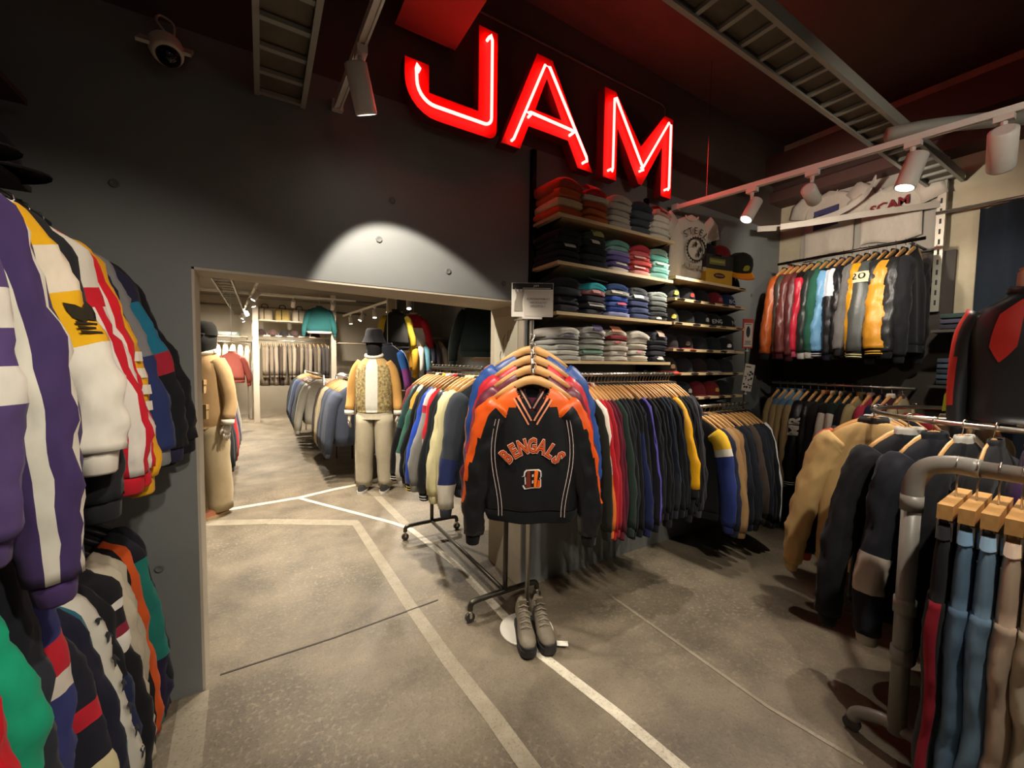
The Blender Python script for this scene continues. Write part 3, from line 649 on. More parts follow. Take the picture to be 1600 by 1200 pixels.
# lower rail under the caps
rail((2.86, 1.99, 1.215), (3.62, 1.99, 1.215), 'chrome clothes rail under the cap shelves', wall=(0, .3, 0))
row = [('black jacket with yellow and blue sleeve under the caps', dict(c=BLK, s='22306a', bands=[(0, .3, 'd8ac2c'), (.3, .36, 'd0c8ba')], fl=(.02, .05))), ('navy jacket beside the tan canvas jackets', dict(c=NAV)),
 ('tan canvas work jacket under the caps', dict(c='8a6a45', s='8f6f49', sr=.05, fl=(.03, .06), he='7c5f3e')), ('brown canvas work jacket behind the tan one', dict(c='7d5f3c', s='866540', sr=.05, fl=(.02, .03))),
 *[('black jacket on the rail under the caps', dict(c=x, s=y, group='black jackets under the caps')) for x, y in ((BLK, '171a22'), ('15181f', '181c25'), (BLK, '14171d'))], ('faded brown jacket between black ones', dict(c='3d332d', s='453a33')),
 *[('black jacket on the rail under the caps', dict(c=x, s=y, group='black jackets under the caps')) for x, y in ((BLK, '171a22'), ('15181f', '181c25'), (BLK, '14171d'))],
 ('black track jacket with white piped sleeve under the caps', dict(c='111317', s='13151a', stripe=('c9c9c6', [(-.02, .06)]), fl=(.02, .07), name='tracksuit_jacket'))]
rack(row, (2.92, 1.99, 1.218), (3.58, 1.99, 1.218), R(-90), 'on the rail under the caps', 'wooden hangers under the caps', 'wooden coat hanger on the rail under the caps', base=dict(W=.235))
# ---- rolling rack in the doorway
def rolling_rack(x, y0, y1, z, label, mat):
    e = empty('rolling_rack', (x, (y0+y1)/2, 0), label=label, cat='clothes rack'); c = (y0+y1)/2; a, b = y0-c, y1-c
    m = MB(); m.tube(spline([(0, a, .12), (0, a, z-.06), (0, a+.02, z-.015), (0, a+.07, z), (0, b-.07, z), (0, b-.02, z-.015), (0, b, z-.06), (0, b, .12)], 60), .016, mat, 10); m.build('frame', e, True)
    m = MB(); m.tube([(0, a, .12), (0, b, .12)], .014, mat, 10); m.build('base_bar', e, True)
    for yy in (a, b):
        m = MB(); m.tube(spline([(-.24, yy, .075), (-.235, yy, .105), (-.20, yy, .122), (0, yy, .125), (.20, yy, .122), (.235, yy, .105), (.24, yy, .075)], 30), .017, mat, 10); m.build('foot', e, True)
        for sg in (-1, 1):
            m = MB(); m.tube([(sg*.24, yy-.010, .032), (sg*.24, yy+.010, .032)], .030, M('2e2c2a', 'paint'), 16); m.tube([(sg*.24, yy, .08), (sg*.24, yy, .055)], .012, CHROME, 8)
            m.box(sg*.24-.008, sg*.24+.008, yy-.016, yy-.011, .03, .065, CHROME); m.box(sg*.24-.008, sg*.24+.008, yy+.011, yy+.016, .03, .065, CHROME); m.build('caster', e)
    return e
DPIPE = M('55524b', 'metal', .45)
rolling_rack(1.27, 2.13, 3.42, 1.49, 'dark steel rolling rack of sports jackets in the doorway', DPIPE)
row = [('maroon jacket at the far end of the rolling rack', dict(c='5a1620', s='63202a')), ('dark green and black satin jacket on the rolling rack', dict(c='16302e', s='20403f', bands=[(.55, 1.1, BLK)], kind='satin', fl=(.14, .0), cu=BLK, piping='c8c4ba')),
 ('black jacket with green shoulders on the rolling rack', dict(c=BLK, s='151a19', sh='1f4035')), ('white yellow and green jacket on the rolling rack', dict(c='c9c4b4', s='c2bdb0', bands=[(0, .2, 'd8cfae'), (.2, .36, 'cf9a3e'), (.36, .75, '3c6e5c')], kind='satin', fl=(.12, 0))),
 ('plain black jacket beside the white yellow and green one', dict(c='17181a', fl=(.10, 0))), ('black fleece beside the shiny blue jacket', dict(c='1b1c1d', s='202122', fl=(.10, 0), co='c8b23a')),
 ('shiny royal blue jacket on the rolling rack', dict(c='1c3a96', s='2a4db5', kind='satin', skind='satin', fl=(.11, 0), sr=.06, cu=BLK, piping='c9b24a', co='d8d4ea')),
 ('grey jacket with white and red shoulders on the rolling rack', dict(c='8b8984', s='8a8882', bands=[(0, .30, 'ddd8d4'), (.30, .40, 'b72430')], fl=(.10, 0), sr=.055)), ('bright red jacket on the rolling rack', dict(c='b81a24', s='c01c28', fl=(.03, 0), bands=[(.55, 1.1, '9a8f8a')])),
 ('black leather jacket with white cuff trim on the rolling rack', dict(c='14181b', s='181d20', kind='leather', fl=(.09, 0), sr=.055, cu=BLK, piping='c9c9c4')), ('slate black leather jacket on the rolling rack', dict(c='1b2226', s='1e272b', kind='leather', fl=(.06, 0))),
 ('long cream jacket on the rolling rack', dict(c='cfc596', s='d2c898', fl=(.07, 0), sr=.06, L=.68)), ('pale cream jacket behind the football pullovers', dict(c='c6bd92', s='cac195', fl=(.03, 0))),
 ('grey and navy jacket at the near end of the rolling rack', dict(c='2c2f36', s='3a3f46', bands=[(.6, .8, '26305c'), (.8, 1.1, 'cfc7b5')], fl=(.05, 0)))]
rack(row, (1.27, 3.38, 1.506), (1.27, 2.46, 1.506), 0, 'on the rolling rack', 'wooden hangers on the rolling rack', 'wooden coat hanger on the rolling rack in the doorway', base=dict(W=.205))

# ---- varsity jackets on the wall rail
rail((4.30, 1.10, 2.53), (4.30, 2.08, 2.53), 'black clothes rail of varsity jackets high on the wall', mat=M('3a3330', 'metal', .3), wall=(.36, 0, 0))
def vj(label, b_, s_, **k): return (label, dict(dict(c=b_, s=s_, skind='leather', cu=b_, fl=(.02, .02), co=b_, he=b_), **k))
row = [vj('black varsity jacket with orange leather sleeves', BLK, 'b5551e', fl=(.07, .02), sh=BLK, panel=[(-.1, .1, -.2, 0, 'd24a18')]), vj('orange bodied varsity jacket with black collar', 'c9481a', '4a4038'), vj('brick maroon leather varsity jacket', '4e1c22', '6b332f', fl=(.06, .02)),
 vj('wine leather varsity jacket with matching cuffs', '3f161c', '5c2a2a', fl=(.03, .02)), vj('black varsity jacket with bright red sleeves', '17120f', 'c41f38', bands=[(0, .2, '17120f')], cu='c8506a'), vj('green bodied varsity jacket with black sleeves', '1f5a46', '25302c', cu='c9c9c4'),
 vj('dark green wool varsity jacket with white cuffs', '1f5f4a', '2b5f4d', skind='cloth', cu='c9c9c4'), vj('black varsity jacket with light blue sleeves', '1a1d22', '6fa6cf', cu='1c2126', piping='c9cfd2', bands=[(0, .15, '1a1d22')]), vj('navy varsity jacket with white sleeve panels', '161c2c', '1d1d20', bands=[(.16, .45, 'dfe3ea')]),
 vj('glossy black leather varsity jacket beside the grey one', '131315', '17181a'), vj('black varsity jacket with grey sleeves', '232427', '6f6e6c', skind='cloth', fl=(.05, .02)), vj('black varsity jacket with yellow sleeves and striped cuffs', '17140f', 'd69a1c', cu='17140f', piping='d9c23a', fl=(.03, .0)),
 vj('black varsity jacket with silver sleeves and year patch', '15151a', '4d5250', cu='1a1a18', piping='d9d59a', fl=(.09, .0), sr=.07, hi=False), vj('plain black leather varsity jacket near the mustard one', '18191b', '26292a'), vj('navy black varsity jacket with mustard yellow sleeves', '15161b', 'd0922b', cu='1a140f', piping='d8aa3a', fl=(.09, .0), sr=.075, bands=[(0, .12, '15161b')]),
 vj('shiny black leather varsity jacket at the rail end', '141416', '1f2021', fl=(.06, 0), sr=.06), vj('long black coat last on the varsity rail', '121316', '141518', skind='cloth', fl=(.02, 0))]
rack(row, (4.30, 2.04, 2.537), (4.30, 1.13, 2.537), 0, 'on the varsity rail', 'hangers on the varsity rail', 'wooden coat hanger on the high varsity rail', base=dict(W=.215, sr=.05, hi=True), rzj=3)
for o in list(bpy.data.objects):
    if o.get('label', '').startswith('black varsity jacket with silver'):
        m = MB(); f = wrap(o, -1, .27, .02, .012)
        wrap_rect(m, f, -.07, .07, -.05, .055, M('d6cfae', 'cloth'))
        add_text(m, '201', .085, lambda u, v: f(u, v-.025, .003), M('1a1a18', 'cloth')); m.build('year_patch', o)
rail((4.30, 1.10, 1.385), (4.30, 2.08, 1.385), 'chrome clothes rail below the varsity jackets', wall=(.36, 0, 0))
def dn(t): return ('denim jacket with tan suede panels in the low row', dict(c='4d6a80', s='a58a62', sh='5a7890', bands=[(0, .2, '5a7890')], fl=(.05, 0), kind='denim', skind='cloth', group='denim and suede jackets', sr=.05))
row = [('navy denim jacket at the corner end of the low row', dict(c='2c3b4c', s='9c8258', kind='denim'))]+[dn(0), dn(1), dn(2)]+[
 ('black leather jacket with white letters down the sleeve', dict(c='131417', s='17181b', kind='leather', fl=(.05, 0), sr=.07, cu=BLK, piping='c9c9c4')), ('black leather jacket with grey chest panel in the low row', dict(c='17181b', s='1d1e20', kind='leather', fl=(.03, 0))),
 ('black varsity jacket with orange badge in the low row', dict(c='15130f', s='1a1816', co='c9804a')), ('black wool varsity jacket with white sleeves in the low row', dict(c='14140f', s='c9c4b8', bands=[(0, .25, '14140f')], co='d8c9a8')), ('dark green varsity jacket with cream sleeves in the low row', dict(c='18241d', s='cfc9ba', bands=[(0, .25, '18241d')], co='c9c9c0')),
 ('plain black bomber in the low row', dict(c='121316')), ('khaki jacket with bear print in the low row', dict(c='8d805a', s='94875f')), ('raspberry red jacket in the low row', dict(c='8d2238', s='a02a42', co='d0a8a0')), ('navy jacket beside the raspberry one in the low row', dict(c='1a1f38')),
 ('maroon jacket with white striped collar in the low row', dict(c='43141a', s='4d181e', co='cfc6ba')), ('tan jacket at the near end of the low row', dict(c='9c8a6a', s='a08e6e', co='3d2a28'))]
rack(row, (4.30, 2.04, 1.392), (4.30, 1.15, 1.392), 0, 'on the low wall rail', 'wooden hangers on the low wall rail', 'wooden coat hanger on the low wall rail', base=dict(W=.225))
for o in list(bpy.data.objects):
    if o.get('label', '').startswith('black leather jacket with white letters'):
        m = MB(); f = wrap(o, -1, .40, .05, .010)
        add_text(m, 'MR', .10, lambda u, v: f(-(v-.035), u, .006), M('d6d3c8', 'cloth'), .004); m.build('sleeve_letters', o)

# ---- sportswear on the left wall
rail((-.68, .4, 2.045), (-.68, 2.22, 2.045), 'black clothes rail of retro track tops on the side wall', mat=M('1b1b1d', 'metal', .35), wall=(-.45, 0, 0))
LB = dict(hi=True, W=.225, sr=.05, T=.04, fl=(0, .08), fold=.014, L=.76, sy=1.0)
row = [('purple track top with wide white stripes, front of the row', dict(c='4b3668', s='51406f', bands=[(.22, .32, 'd6d2c6'), (.40, .50, 'd6d2c6'), (.60, .68, 'd6d2c6')], W=.20, fl=(0, 0.01), panel=[(-.3, .3, -.36, -.28, 'd6d2c6'), (-.3, .3, -.55, -.46, 'd6d2c6')], SL=.60, name='tracksuit_jacket')),
 ('deep purple track top with white sleeve piping', dict(c='3b2c54', s='40305c', stripe=('d3cfc0', [(.02, .075), (.21, .27)]), SL=.73, fl=(0, 0.05), cu='4b3668', sr=.05, name='tracksuit_jacket')),
 ('cream and yellow track top with leaf emblem on the sleeve', dict(c='d3cbb6', s='dda817', bands=[(0, .12, 'd6cfbd'), (.30, .43, 'd9cdb8'), (.62, 1.1, 'd9d3c4')], cu='d9d3c4', SL=.48, fl=(0, 0.10), name='tracksuit_jacket')),
 ('black windbreaker between the yellow and red track tops', dict(c='1b1c1f', s='212225', SL=.62, fl=(0, 0.08), name='tracksuit_jacket')),
 ('white track top with red stripes down the sleeve', dict(c='d8d2c4', s='c11c2c', bands=[(0, .36, 'd4cfc0'), (.36, .42, 'c11c2c')], stripe=('dbd3c8', [(-.02, .06), (.14, .22)]), SL=.60, fl=(0, 0.10), name='tracksuit_jacket')),
 ('bright red track top with white shoulder line', dict(c='c81a26', s='d01a28', stripe=('dbd3c8', [(.1, .17)]), SL=.60, fl=(0, 0.10), name='tracksuit_jacket')),
 ('orange yellow and white track top with squares on the sleeve', dict(c='d9a31c', s='e0a51c', SL=.64, fl=(0, 0.10), stripe=('1d2a58', [(.16, .3)]), name='tracksuit_jacket')),
 ('grey and navy track top on the side wall', dict(c='74777a', s='77797a', stripe=('1d2438', [(.14, .3)]), SL=.58, fl=(0, 0.12), bands=[(.6, 1.1, '26305c')], name='tracksuit_jacket')),
 ('navy track top with teal and red diamonds', dict(c='1c1d33', s='23233a', bands=[(.36, .55, '1c6b86'), (.55, .64, '9a2030'), (.64, 1.1, '15161a')], SL=.60, fl=(0, 0.14), name='tracksuit_jacket')),
 ('black nylon track jacket beside the diamond one', dict(c='17181b', s='1a1b1f', SL=.62, fl=(0, 0.11), name='tracksuit_jacket')),
 ('black track top last before the grey wall', dict(c='121316', s='15161a', SL=.60, fl=(0, 0.15), name='tracksuit_jacket'))]
rack(row, (-.68, 1.13, 2.05), (-.68, 2.17, 2.05), 0, 'on the upper side wall rail', 'black hangers on the upper side wall rail', 'black coat hanger on the side wall rail', hang='black', base=LB, rzj=5)
for o in list(bpy.data.objects):
    if o.get('label', '').startswith('cream and yellow'):
        DK = M('2a2418', 'cloth'); f = wrap(o, 1, .50, .04, .007)
        leaf = lambda ax, ay, s_: [(ax+a_*s_*math.cos(ay)-b_*s_*math.sin(ay), a_*s_*math.sin(ay)+b_*s_*math.cos(ay)) for a_, b_ in ((-.25, 0), (-.42, .45), (-.3, .8), (0, 1.15), (.3, .8), (.42, .45), (.25, 0))]
        m = MB()
        for ax, ay in ((-.012, .72), (0, 0), (.012, -.72)):
            P = leaf(ax, ay, .036); n_ = len(P); m.add([f(u, v, .001) for u, v in P], [tuple(range(n_))], DK)
        for z in (-.008, -.017, -.026): wrap_rect(m, f, -.034, .034, z-.0025, z+.0025, DK, .001)
        m.build('sleeve_emblem', o)
    if o.get('label', '').startswith('orange yellow and white track'):
        f = wrap(o, 1, .55, .08, .008)
        for k in range(4):
            m = MB(); wrap_rect(m, f, -.02, .02, -.045*k, -.045*k+.026, M('d8d2c0', 'cloth')); m.build('sleeve_square', o)
rail((-.70, 1.46, 1.02), (-.70, 2.22, 1.02), 'black lower clothes rail of jackets on the side wall', mat=M('1b1b1d', 'metal', .35), wall=(-.45, 0, 0))
LB = dict(hi=True, W=.225, sr=.045, T=.035, fl=(0, .08), fold=.014, L=.74, SL=.68)
rail((-.78, .4, 1.40), (-.78, 1.45, 1.40), 'black clothes rail of sweatshirts on the side wall', mat=M('1b1b1d', 'metal', .35), wall=(-.45, 0, 0))
row = [('red sweatshirt with white and red banded sleeve, lower row', dict(c='a8141e', s='c41422', bands=[(.72, .82, 'd8d0c4'), (.82, 1.1, 'a00f1a')], SL=.70, fl=(0, .10), sr=.05, name='sweatshirt')),
 ('emerald green sweatshirt in the lower row', dict(c='128a68', s='159a72', fl=(0, .09), sr=.05, SL=.48, cu='d8d6cc', name='sweatshirt')),
 ('charcoal navy sweatshirt beside the emerald one', dict(c='23262f', s='282b34', fl=(0, .07), sr=.05, name='sweatshirt')),
 ('blue jacket with red and white chevrons in the lower row', dict(c='2b2f5e', s='30356a', bands=[(.60, .68, 'b21e2c'), (.68, .74, 'd0c8bc')], fl=(0, .06), sr=.07))]
rack(row, (-.78, 1.10, 1.41), (-.78, 1.42, 1.41), 0, 'on the sweatshirt rail', 'black hangers on the sweatshirt rail', 'black coat hanger on the sweatshirt rail', hang='black', base=dict(LB, L=.74), rzj=4)
row = [('black jacket with cream and pink sleeve patches', dict(c='181820', s='1c1d28', bands=[(.42, .47, 'b8202e'), (.6, .74, 'cfc49a'), (.84, .92, 'b07f86')], fl=(0, .05))),
 ('navy jacket with teal piping in the lower row', dict(c='17182a', s='1a1b2c', stripe=('1a6a80', [(-.14, -.02)]), fl=(0, .06))),
 ('white satin jacket with small dark figures down the sleeve', dict(c='bfbcae', s='c4c1b4', kind='satin', fl=(0, .06), cu='1c7a92', sr=.06)),
 ('black jacket with navy lower sleeve in the lower row', dict(c='15161a', s='15161a', bands=[(.5, 1.1, '1c2748')], fl=(0, .06))),
 ('black jacket with white and maroon sleeve marks', dict(c='16161a', s='1a1a1e', bands=[(.28, .32, 'd6d2c8'), (.38, .42, '7a2030'), (.42, .46, 'd6d2c8')], fl=(0, .06))),
 ('cream striped jacket in the lower row', dict(c='3a3733', s='3a3733', stripe=('b9b09a', [(-.1, .12)]), fl=(0, .06))), ('light grey cream jacket beside the cream striped one', dict(c='a39b88', s='aaa28e', fl=(0, .05))),
 ('orange and black jacket in the lower row', dict(c='1a1716', s='1c1918', stripe=('c2501c', [(-.08, .12)]), fl=(0, .05))), ('black jacket with teal green sleeves in the lower row', dict(c='1b1c2c', s='1d7066', bands=[(0, .3, '1b1c24'), (.75, 1.1, '221c38')], fl=(0, .06))),
 ('black jacket last before the grey wall in the lower row', dict(c='14151a', s='191a22', fl=(0, .06)))]
rack(row, (-.70, 1.46, 1.025), (-.70, 2.16, 1.025), 0, 'on the lower side wall rail', 'black hangers on the lower side wall rail', 'black coat hanger on the lower side wall rail', hang='black', base=LB, rzj=4)
for o in list(bpy.data.objects):
    if o.get('label', '').startswith('white satin jacket'):
        for k in range(8):
            m = MB(); f = wrap(o, 1, .22+.085*k, .02, .008); DK = M('22252e', 'cloth')
            P = [(-.02, -.018), (-.012, -.018), (-.002, -.004), (.010, -.018), (.018, -.018), (.012, .0), (.016, .012), (.006, .018), (-.004, .010), (-.012, -.004)]
            m.add([f(u*.8, v*.8, .001) for u, v in P], [tuple(range(10))], DK); m.build('figure_print', o)
# shelf above with caps
m = MB(); m.box(-1.15, -.70, .5, 2.2, 2.135, 2.155, M('3a3531', 'plain')); tag(m.build('wall_shelf'), 'dark shelf of caps above the side wall track tops', 'shelf')
m = MB(); m.box(-1.15, -.70, .5, 2.2, 2.44, 2.46, M('3a2422', 'plain')); tag(m.build('wall_shelf'), 'upper dark red shelf above the side wall caps', 'shelf')

# ------------------------------------------------------------------ caps
CAPN = [0]
def cap(loc, rz, c, b, label, group='caps on the shelves', logo=None, tilt=0, s=1.0, under=None):
    e = empty('baseball_cap', loc, label=label, cat='cap', group=group, rot=(R(tilt), 0, rz)); cm = M(c); bm = M(b)
    m = MB(); n = 18; prof = [(.092, 0), (.093, .025), (.088, .055), (.075, .082), (.052, .102), (.024, .112), (.002, .114)]; vs = []
    for r, z in prof:
        for j in range(n):
            a = 2*math.pi*j/n; k = 1+.012*math.cos(6*a); vs.append((r*k*math.cos(a)*.92*s, r*k*math.sin(a)*1.06*s, z*s*(1+.06*(math.sin(a) < -.2))))
    m.add(vs, [(i*n+j, i*n+(j+1) % n, i*n+n+(j+1) % n, i*n+n+j) for i in range(6) for j in range(n)], cm); m.build('crown', e, True)
    m = MB(); vs = []; nb = 12
    for dz in (0, -.004):
        for i in range(5):
            for j in range(nb+1):
                a = math.pi*(1.0+j/nb); t = i/4; x = .088*math.cos(a)*(1-.06*t); y = .094*math.sin(a)-.075*t*math.sin((a-math.pi))**.7
                vs.append((x*s, y*s, (.012-.018*t-.10*x*x*8*(.3+t*.7)+dz)*s))
    k = 5*(nb+1); q = [(i*(nb+1)+j, i*(nb+1)+j+1, (i+1)*(nb+1)+j+1, (i+1)*(nb+1)+j) for i in range(4) for j in range(nb)]
    m.add(vs, [f[::-1] for f in q]+[tuple(k+a for a in f) for f in q]+[(4*(nb+1)+j, 4*(nb+1)+j+1, k+4*(nb+1)+j+1, k+4*(nb+1)+j) for j in range(nb)], bm); m.build('brim', e, True)
    m = MB(); m.lathe([(.008*s, .112*s), (.008*s, .117*s), (.001, .119*s)], bm, n=8, cap=False); m.build('button', e, True)
    if logo:
        m = MB(); mt = Matrix.Translation((0, -.093*s, .045*s)) @ Matrix.Rotation(R(-14), 4, 'X')
        if len(logo[0]) > 1: add_text(m, logo[0], .05*s, lambda u, v: mt @ Vector((u, -.006+u*u*4, v-.018)), M(logo[1]))
        else: m.prism([(-.022, -.012), (-.006, -.018), (.018, -.014), (.024, .008), (.008, .018), (-.012, .014)], lambda u, v, d: mt @ Vector((u*s, d+u*u*4, v*s)), -.008, -.002, M(logo[1]))
        m.build('front_logo', e)
    return e

# ------------------------------------------------------------------ shelving with folded clothes
WSH = M('b59a72', 'wood', .55); POST = M('26241f', 'metal', .5)
for x, z0, z1, lb in ((1.535, 1.3, 2.93, 'slotted black shelf upright beside the doorway pillar'), (2.615, 1.2, 2.85, 'slotted black shelf upright between folded clothes and caps'), (3.52, 1.1, 2.75, 'slotted black shelf upright at the end of the caps')):
    e = empty('shelf_upright', (x, 2.285, z0), label=lb, cat='shelf upright')
    m = MB(); m.box(-.016, .016, -.015, .015, 0, z1-z0, POST); m.build('channel', e)
    for k in range(int((z1-z0)/.1)):
        m = MB(); m.box(-.005, .005, -.0165, -.015, .04+.1*k, .08+.1*k, M('0c0b0a', 'plain')); m.build('slot', e)
def shelf(x0, x1, z, label, y0=2.0):
    e = empty('wall_shelf', (x0, 2.3, z), label=label, cat='shelf')
    m = MB(); m.box(0, x1-x0, y0-2.3, -.002, -.018, 0, WSH); m.build('board', e)
    m = MB(); m.box(-.001, x1-x0+.001, y0-2.302, y0-2.3, -.019, .001, M('c9b084', 'wood', .5)); m.build('edge_band', e)
    for x in (.04, x1-x0-.04):
        m = MB(); m.add([(x-.003, -.01, -.019), (x-.003, y0-2.28, -.019), (x-.003, -.01, -.09), (x+.003, -.01, -.019), (x+.003, y0-2.28, -.019), (x+.003, -.01, -.09)], [(0, 1, 2), (5, 4, 3), (0, 3, 4, 1), (1, 4, 5, 2), (2, 5, 3, 0)], POST); m.build('bracket', e)
    return e
SZ = [2.45, 2.165, 1.862, 1.563]
for z, lb in zip(SZ, ('top wooden shelf of folded sweatshirts under the neon letters', 'second wooden shelf with black, coral and teal folded shirts', 'third wooden shelf with blue folded shirts', 'lowest wooden shelf with white and grey folded shirts')): shelf(1.53, 2.60, z, lb)
def folded(loc, w, d, h, c, label, group, seed, accent=None, turn=0, droop=0, name='folded_shirt', top=False):
    e = empty(name, loc, R(turn), label, 'folded shirt', group); mat = M(c); m = MB(); nx = 7; rnd = random.Random(seed)
    prof = []
    for k in range(18):
        a = 2*math.pi*k/18; ca, sa = math.cos(a), math.sin(a)
        y = d/2*math.copysign(abs(ca)**.35, ca); z = h/2*math.copysign(abs(sa)**.6, sa)
        if ca < -.8: y += .014*math.exp(-(z/(h*.16))**2)   # fold groove at the front
        prof.append((y, z))
    vs = []
    for i in range(nx):
        t = i/(nx-1); x = (t-.5)*w; k = .86 if i in (0, nx-1) else 1.0
        sag = -droop*(abs(t-.5)*2)**2
        for y, z in prof:
            nn = noise.noise(Vector((x*7+seed, y*7, z*20+seed*2)))
            vs.append((x*(1 if k == 1 else .98), y*(.97 if k < 1 else 1)+.016*nn, h/2+z*k*(1+.25*nn)+sag+(.012*nn if z > 0 and top else 0)))
    fs = [(i*18+j, (i+1)*18+j, (i+1)*18+(j+1) % 18, i*18+(j+1) % 18) for i in range(nx-1) for j in range(18)]+[tuple(range(18)), tuple((nx-1)*18+j for j in range(18))[::-1]]
    m.add(vs, fs, mat); m.build('cloth_fold', e, True)
    if accent:
        for (xa, xb, ac) in accent:
            m = MB(); q = []
            for i in range(5):
                x = (xa+(xb-xa)*i/4)*w/2; q += [(x, -d/2-.004, h*.38), (x, -d/2+.006, h*.80), (x, -d/2+.03, h*1.0+.004+(.006 if top else 0)), (x, -d/2+.09, h*1.02+.006+(.01 if top else 0))]
            m.add(q, [(i*4+j, i*4+4+j, i*4+5+j, i*4+1+j) for i in range(4) for j in range(3)], M(ac)); m.build('print', e, True)
    return e
STK = [
 (0, 1.64, 'orange', ['b04a24', 'c9b48a', 'b5542a', 'a8402a'], [0, .02, .05, .06]), (0, 1.86, 'rust orange', ['a8562c', 'b06030', 'a94a28', 'c9bda8', 'b8261e'], None), (0, 2.075, 'grey beige', ['a79c8c', 'b0a596', 'a2988a', 'ada394', 'a99e90'], None),
 (0, 2.285, 'slate grey', ['4d5055', '3f444c', '454a52', '2c3038'], None), (0, 2.485, 'off-white', ['c9c2b2', 'cfc8b8', 'd2c9b9', 'cfc4b6', 'c88a80'], None),
 (1, 1.64, 'black', ['17171a', '1c1c1f', '141416', '191a1c', '141414'], None), (1, 1.86, 'black printed', ['1a1a1c', '222427', '17181a', '1e1f22', '2c2d22'], None), (1, 2.075, 'purple and mint', ['b5aaa0', '554a80', '5d5288', '7a70a0', '74988c', '5f8c80'], None),
 (1, 2.285, 'coral red', ['c98a80', 'b03c40', 'c4504c', 'bd4a48', 'c4585a', 'a83038'], None), (1, 2.485, 'teal green', ['6a9c92', '74a89c', '8fb8aa', '5c9e90', '7f9684'], None),
 (2, 1.64, 'charcoal', ['26272b', '1e1f23', '232428', '1b1c20'], None), (2, 1.86, 'black and teal', ['25262c', '2e2f33', '1d1e26', '8a5a5a', '2a98a0'], None), (2, 2.075, 'royal blue', ['8a90b4', '2a3f86', '4a5f9c', '2a4a98', '97978e', '1d3a6a'], None),
 (2, 2.285, 'blue grey', ['3d4668', '444e70', '3a4266', '6a6e78', '46484c'], None), (2, 2.485, 'dark grey', ['3a3d3f', '3f4244', '484b4a', '6a6e6a', '8d948e', '9aa39c'], None),
 (3, 1.64, 'light grey', ['a8a49c', 'b3aea2', '9fa098', 'a6a49e', '8f908c', 'b4b0a6'], None), (3, 1.86, 'grey and green printed', ['b3b0a4', '8d9a8c', 'a5aca0', 'a8a69e', '9a9a94', 'b0aca4'], None), (3, 2.075, 'cream', ['b9b1a4', 'c2baac', 'c0b5a8', 'bdb2a5', '7a2c2c', 'bfb5a4'], None),
 (3, 2.285, 'white', ['c4bdae', 'c9c2b4', 'c6beb0', 'cbc4b6', 'c9c2b4'], None), (3, 2.485, 'navy black', ['26282f', '2b2d34', '23252b', '2e2f36', '34323c'], None)]
ACC = {(0, 1.86, 4): [(-.8, .3, 'b02a20')], (0, 2.485, 4): [(-.6, .4, 'b03838')], (1, 1.64, 2): [(-.3, .6, 'b8b4a8')], (1, 1.86, 3): [(-.4, .3, 'b9b4a6')], (1, 1.86, 4): [(-.2, .8, '8d8a50')], (1, 2.075, 1): [(-.5, .6, 'c9c2b4')], (1, 2.285, 3): [(-.5, .5, 'd8b4a8')], (1, 2.285, 1): [(-.5, .5, 'd8c4b8')], (1, 2.485, 2): [(-.5, .5, 'c9d0c4')],
       (2, 1.86, 3): [(-.2, .5, 'c08a88')], (2, 1.86, 1): [(-.7, .7, 'a09c94')], (2, 2.075, 2): [(0, .8, 'c0506a')], (2, 2.075, 4): [(-.6, .3, 'c9c4b6')], (2, 2.285, 3): [(-.5, .4, 'bfc4c8')], (2, 2.485, 0): [(-.2, .3, 'c9c4b6')], (3, 1.64, 4): [(-.3, .5, '4a4458')], (3, 1.86, 1): [(-.8, .8, '5c7a66')], (3, 1.86, 5): [(.0, .7, '4d4468')],
       (3, 2.075, 5): [(-.6, .4, 'c07a5a')], (3, 2.075, 3): [(-.3, .3, 'a04a48')], (3, 2.285, 1): [(-.1, .5, 'b07a78')], (3, 2.485, 0): [(-.3, .5, 'b9b4a8')], (3, 2.485, 4): [(-.4, .5, 'b09a8c')]}
ON = ('top shelf', 'second shelf', 'third shelf', 'lowest shelf'); ORD = ('bottom', 'second up', 'third up', 'fourth up', 'fifth up', 'sixth up')
for si, x, nm, cols, dr in STK:
    z = SZ[si]+.001; hh = .21/len(cols)
    for k, c in enumerate(cols):
        last = k == len(cols)-1; rnd = random.Random(int(x*1000)+si*31+k); h = hh*rnd.uniform(.9, 1.1)*(1.25 if last else 1)
        folded((x+rnd.uniform(-.006, .006), 2.15+rnd.uniform(-.006, .006), z), .203+rnd.uniform(-.022, .008), .27+rnd.uniform(-.02, .01), h*1.06, c, 'folded shirt in the %s stack on the %s, %s' % (nm, ON[si], ORD[k]), 'folded shirts on the %s' % ON[si], si*40+k*7+int(x*100), ACC.get((si, x, k)), rnd.uniform(-5, 5)*(2 if last else 1), .024 if last else .005, top=last)
        z += h
# big teal sweatshirt print on the third shelf
for o in list(bpy.data.objects):
    if o.get('label', '') == 'folded shirt in the black and teal stack on the third shelf, fifth up':
        m = MB(); add_text(m, 'Dolphins', .052, lambda u, v: (u, -.13+v*.55-.008, .055+v*.45), M('1c2a3a')); m.build('script_print', o)
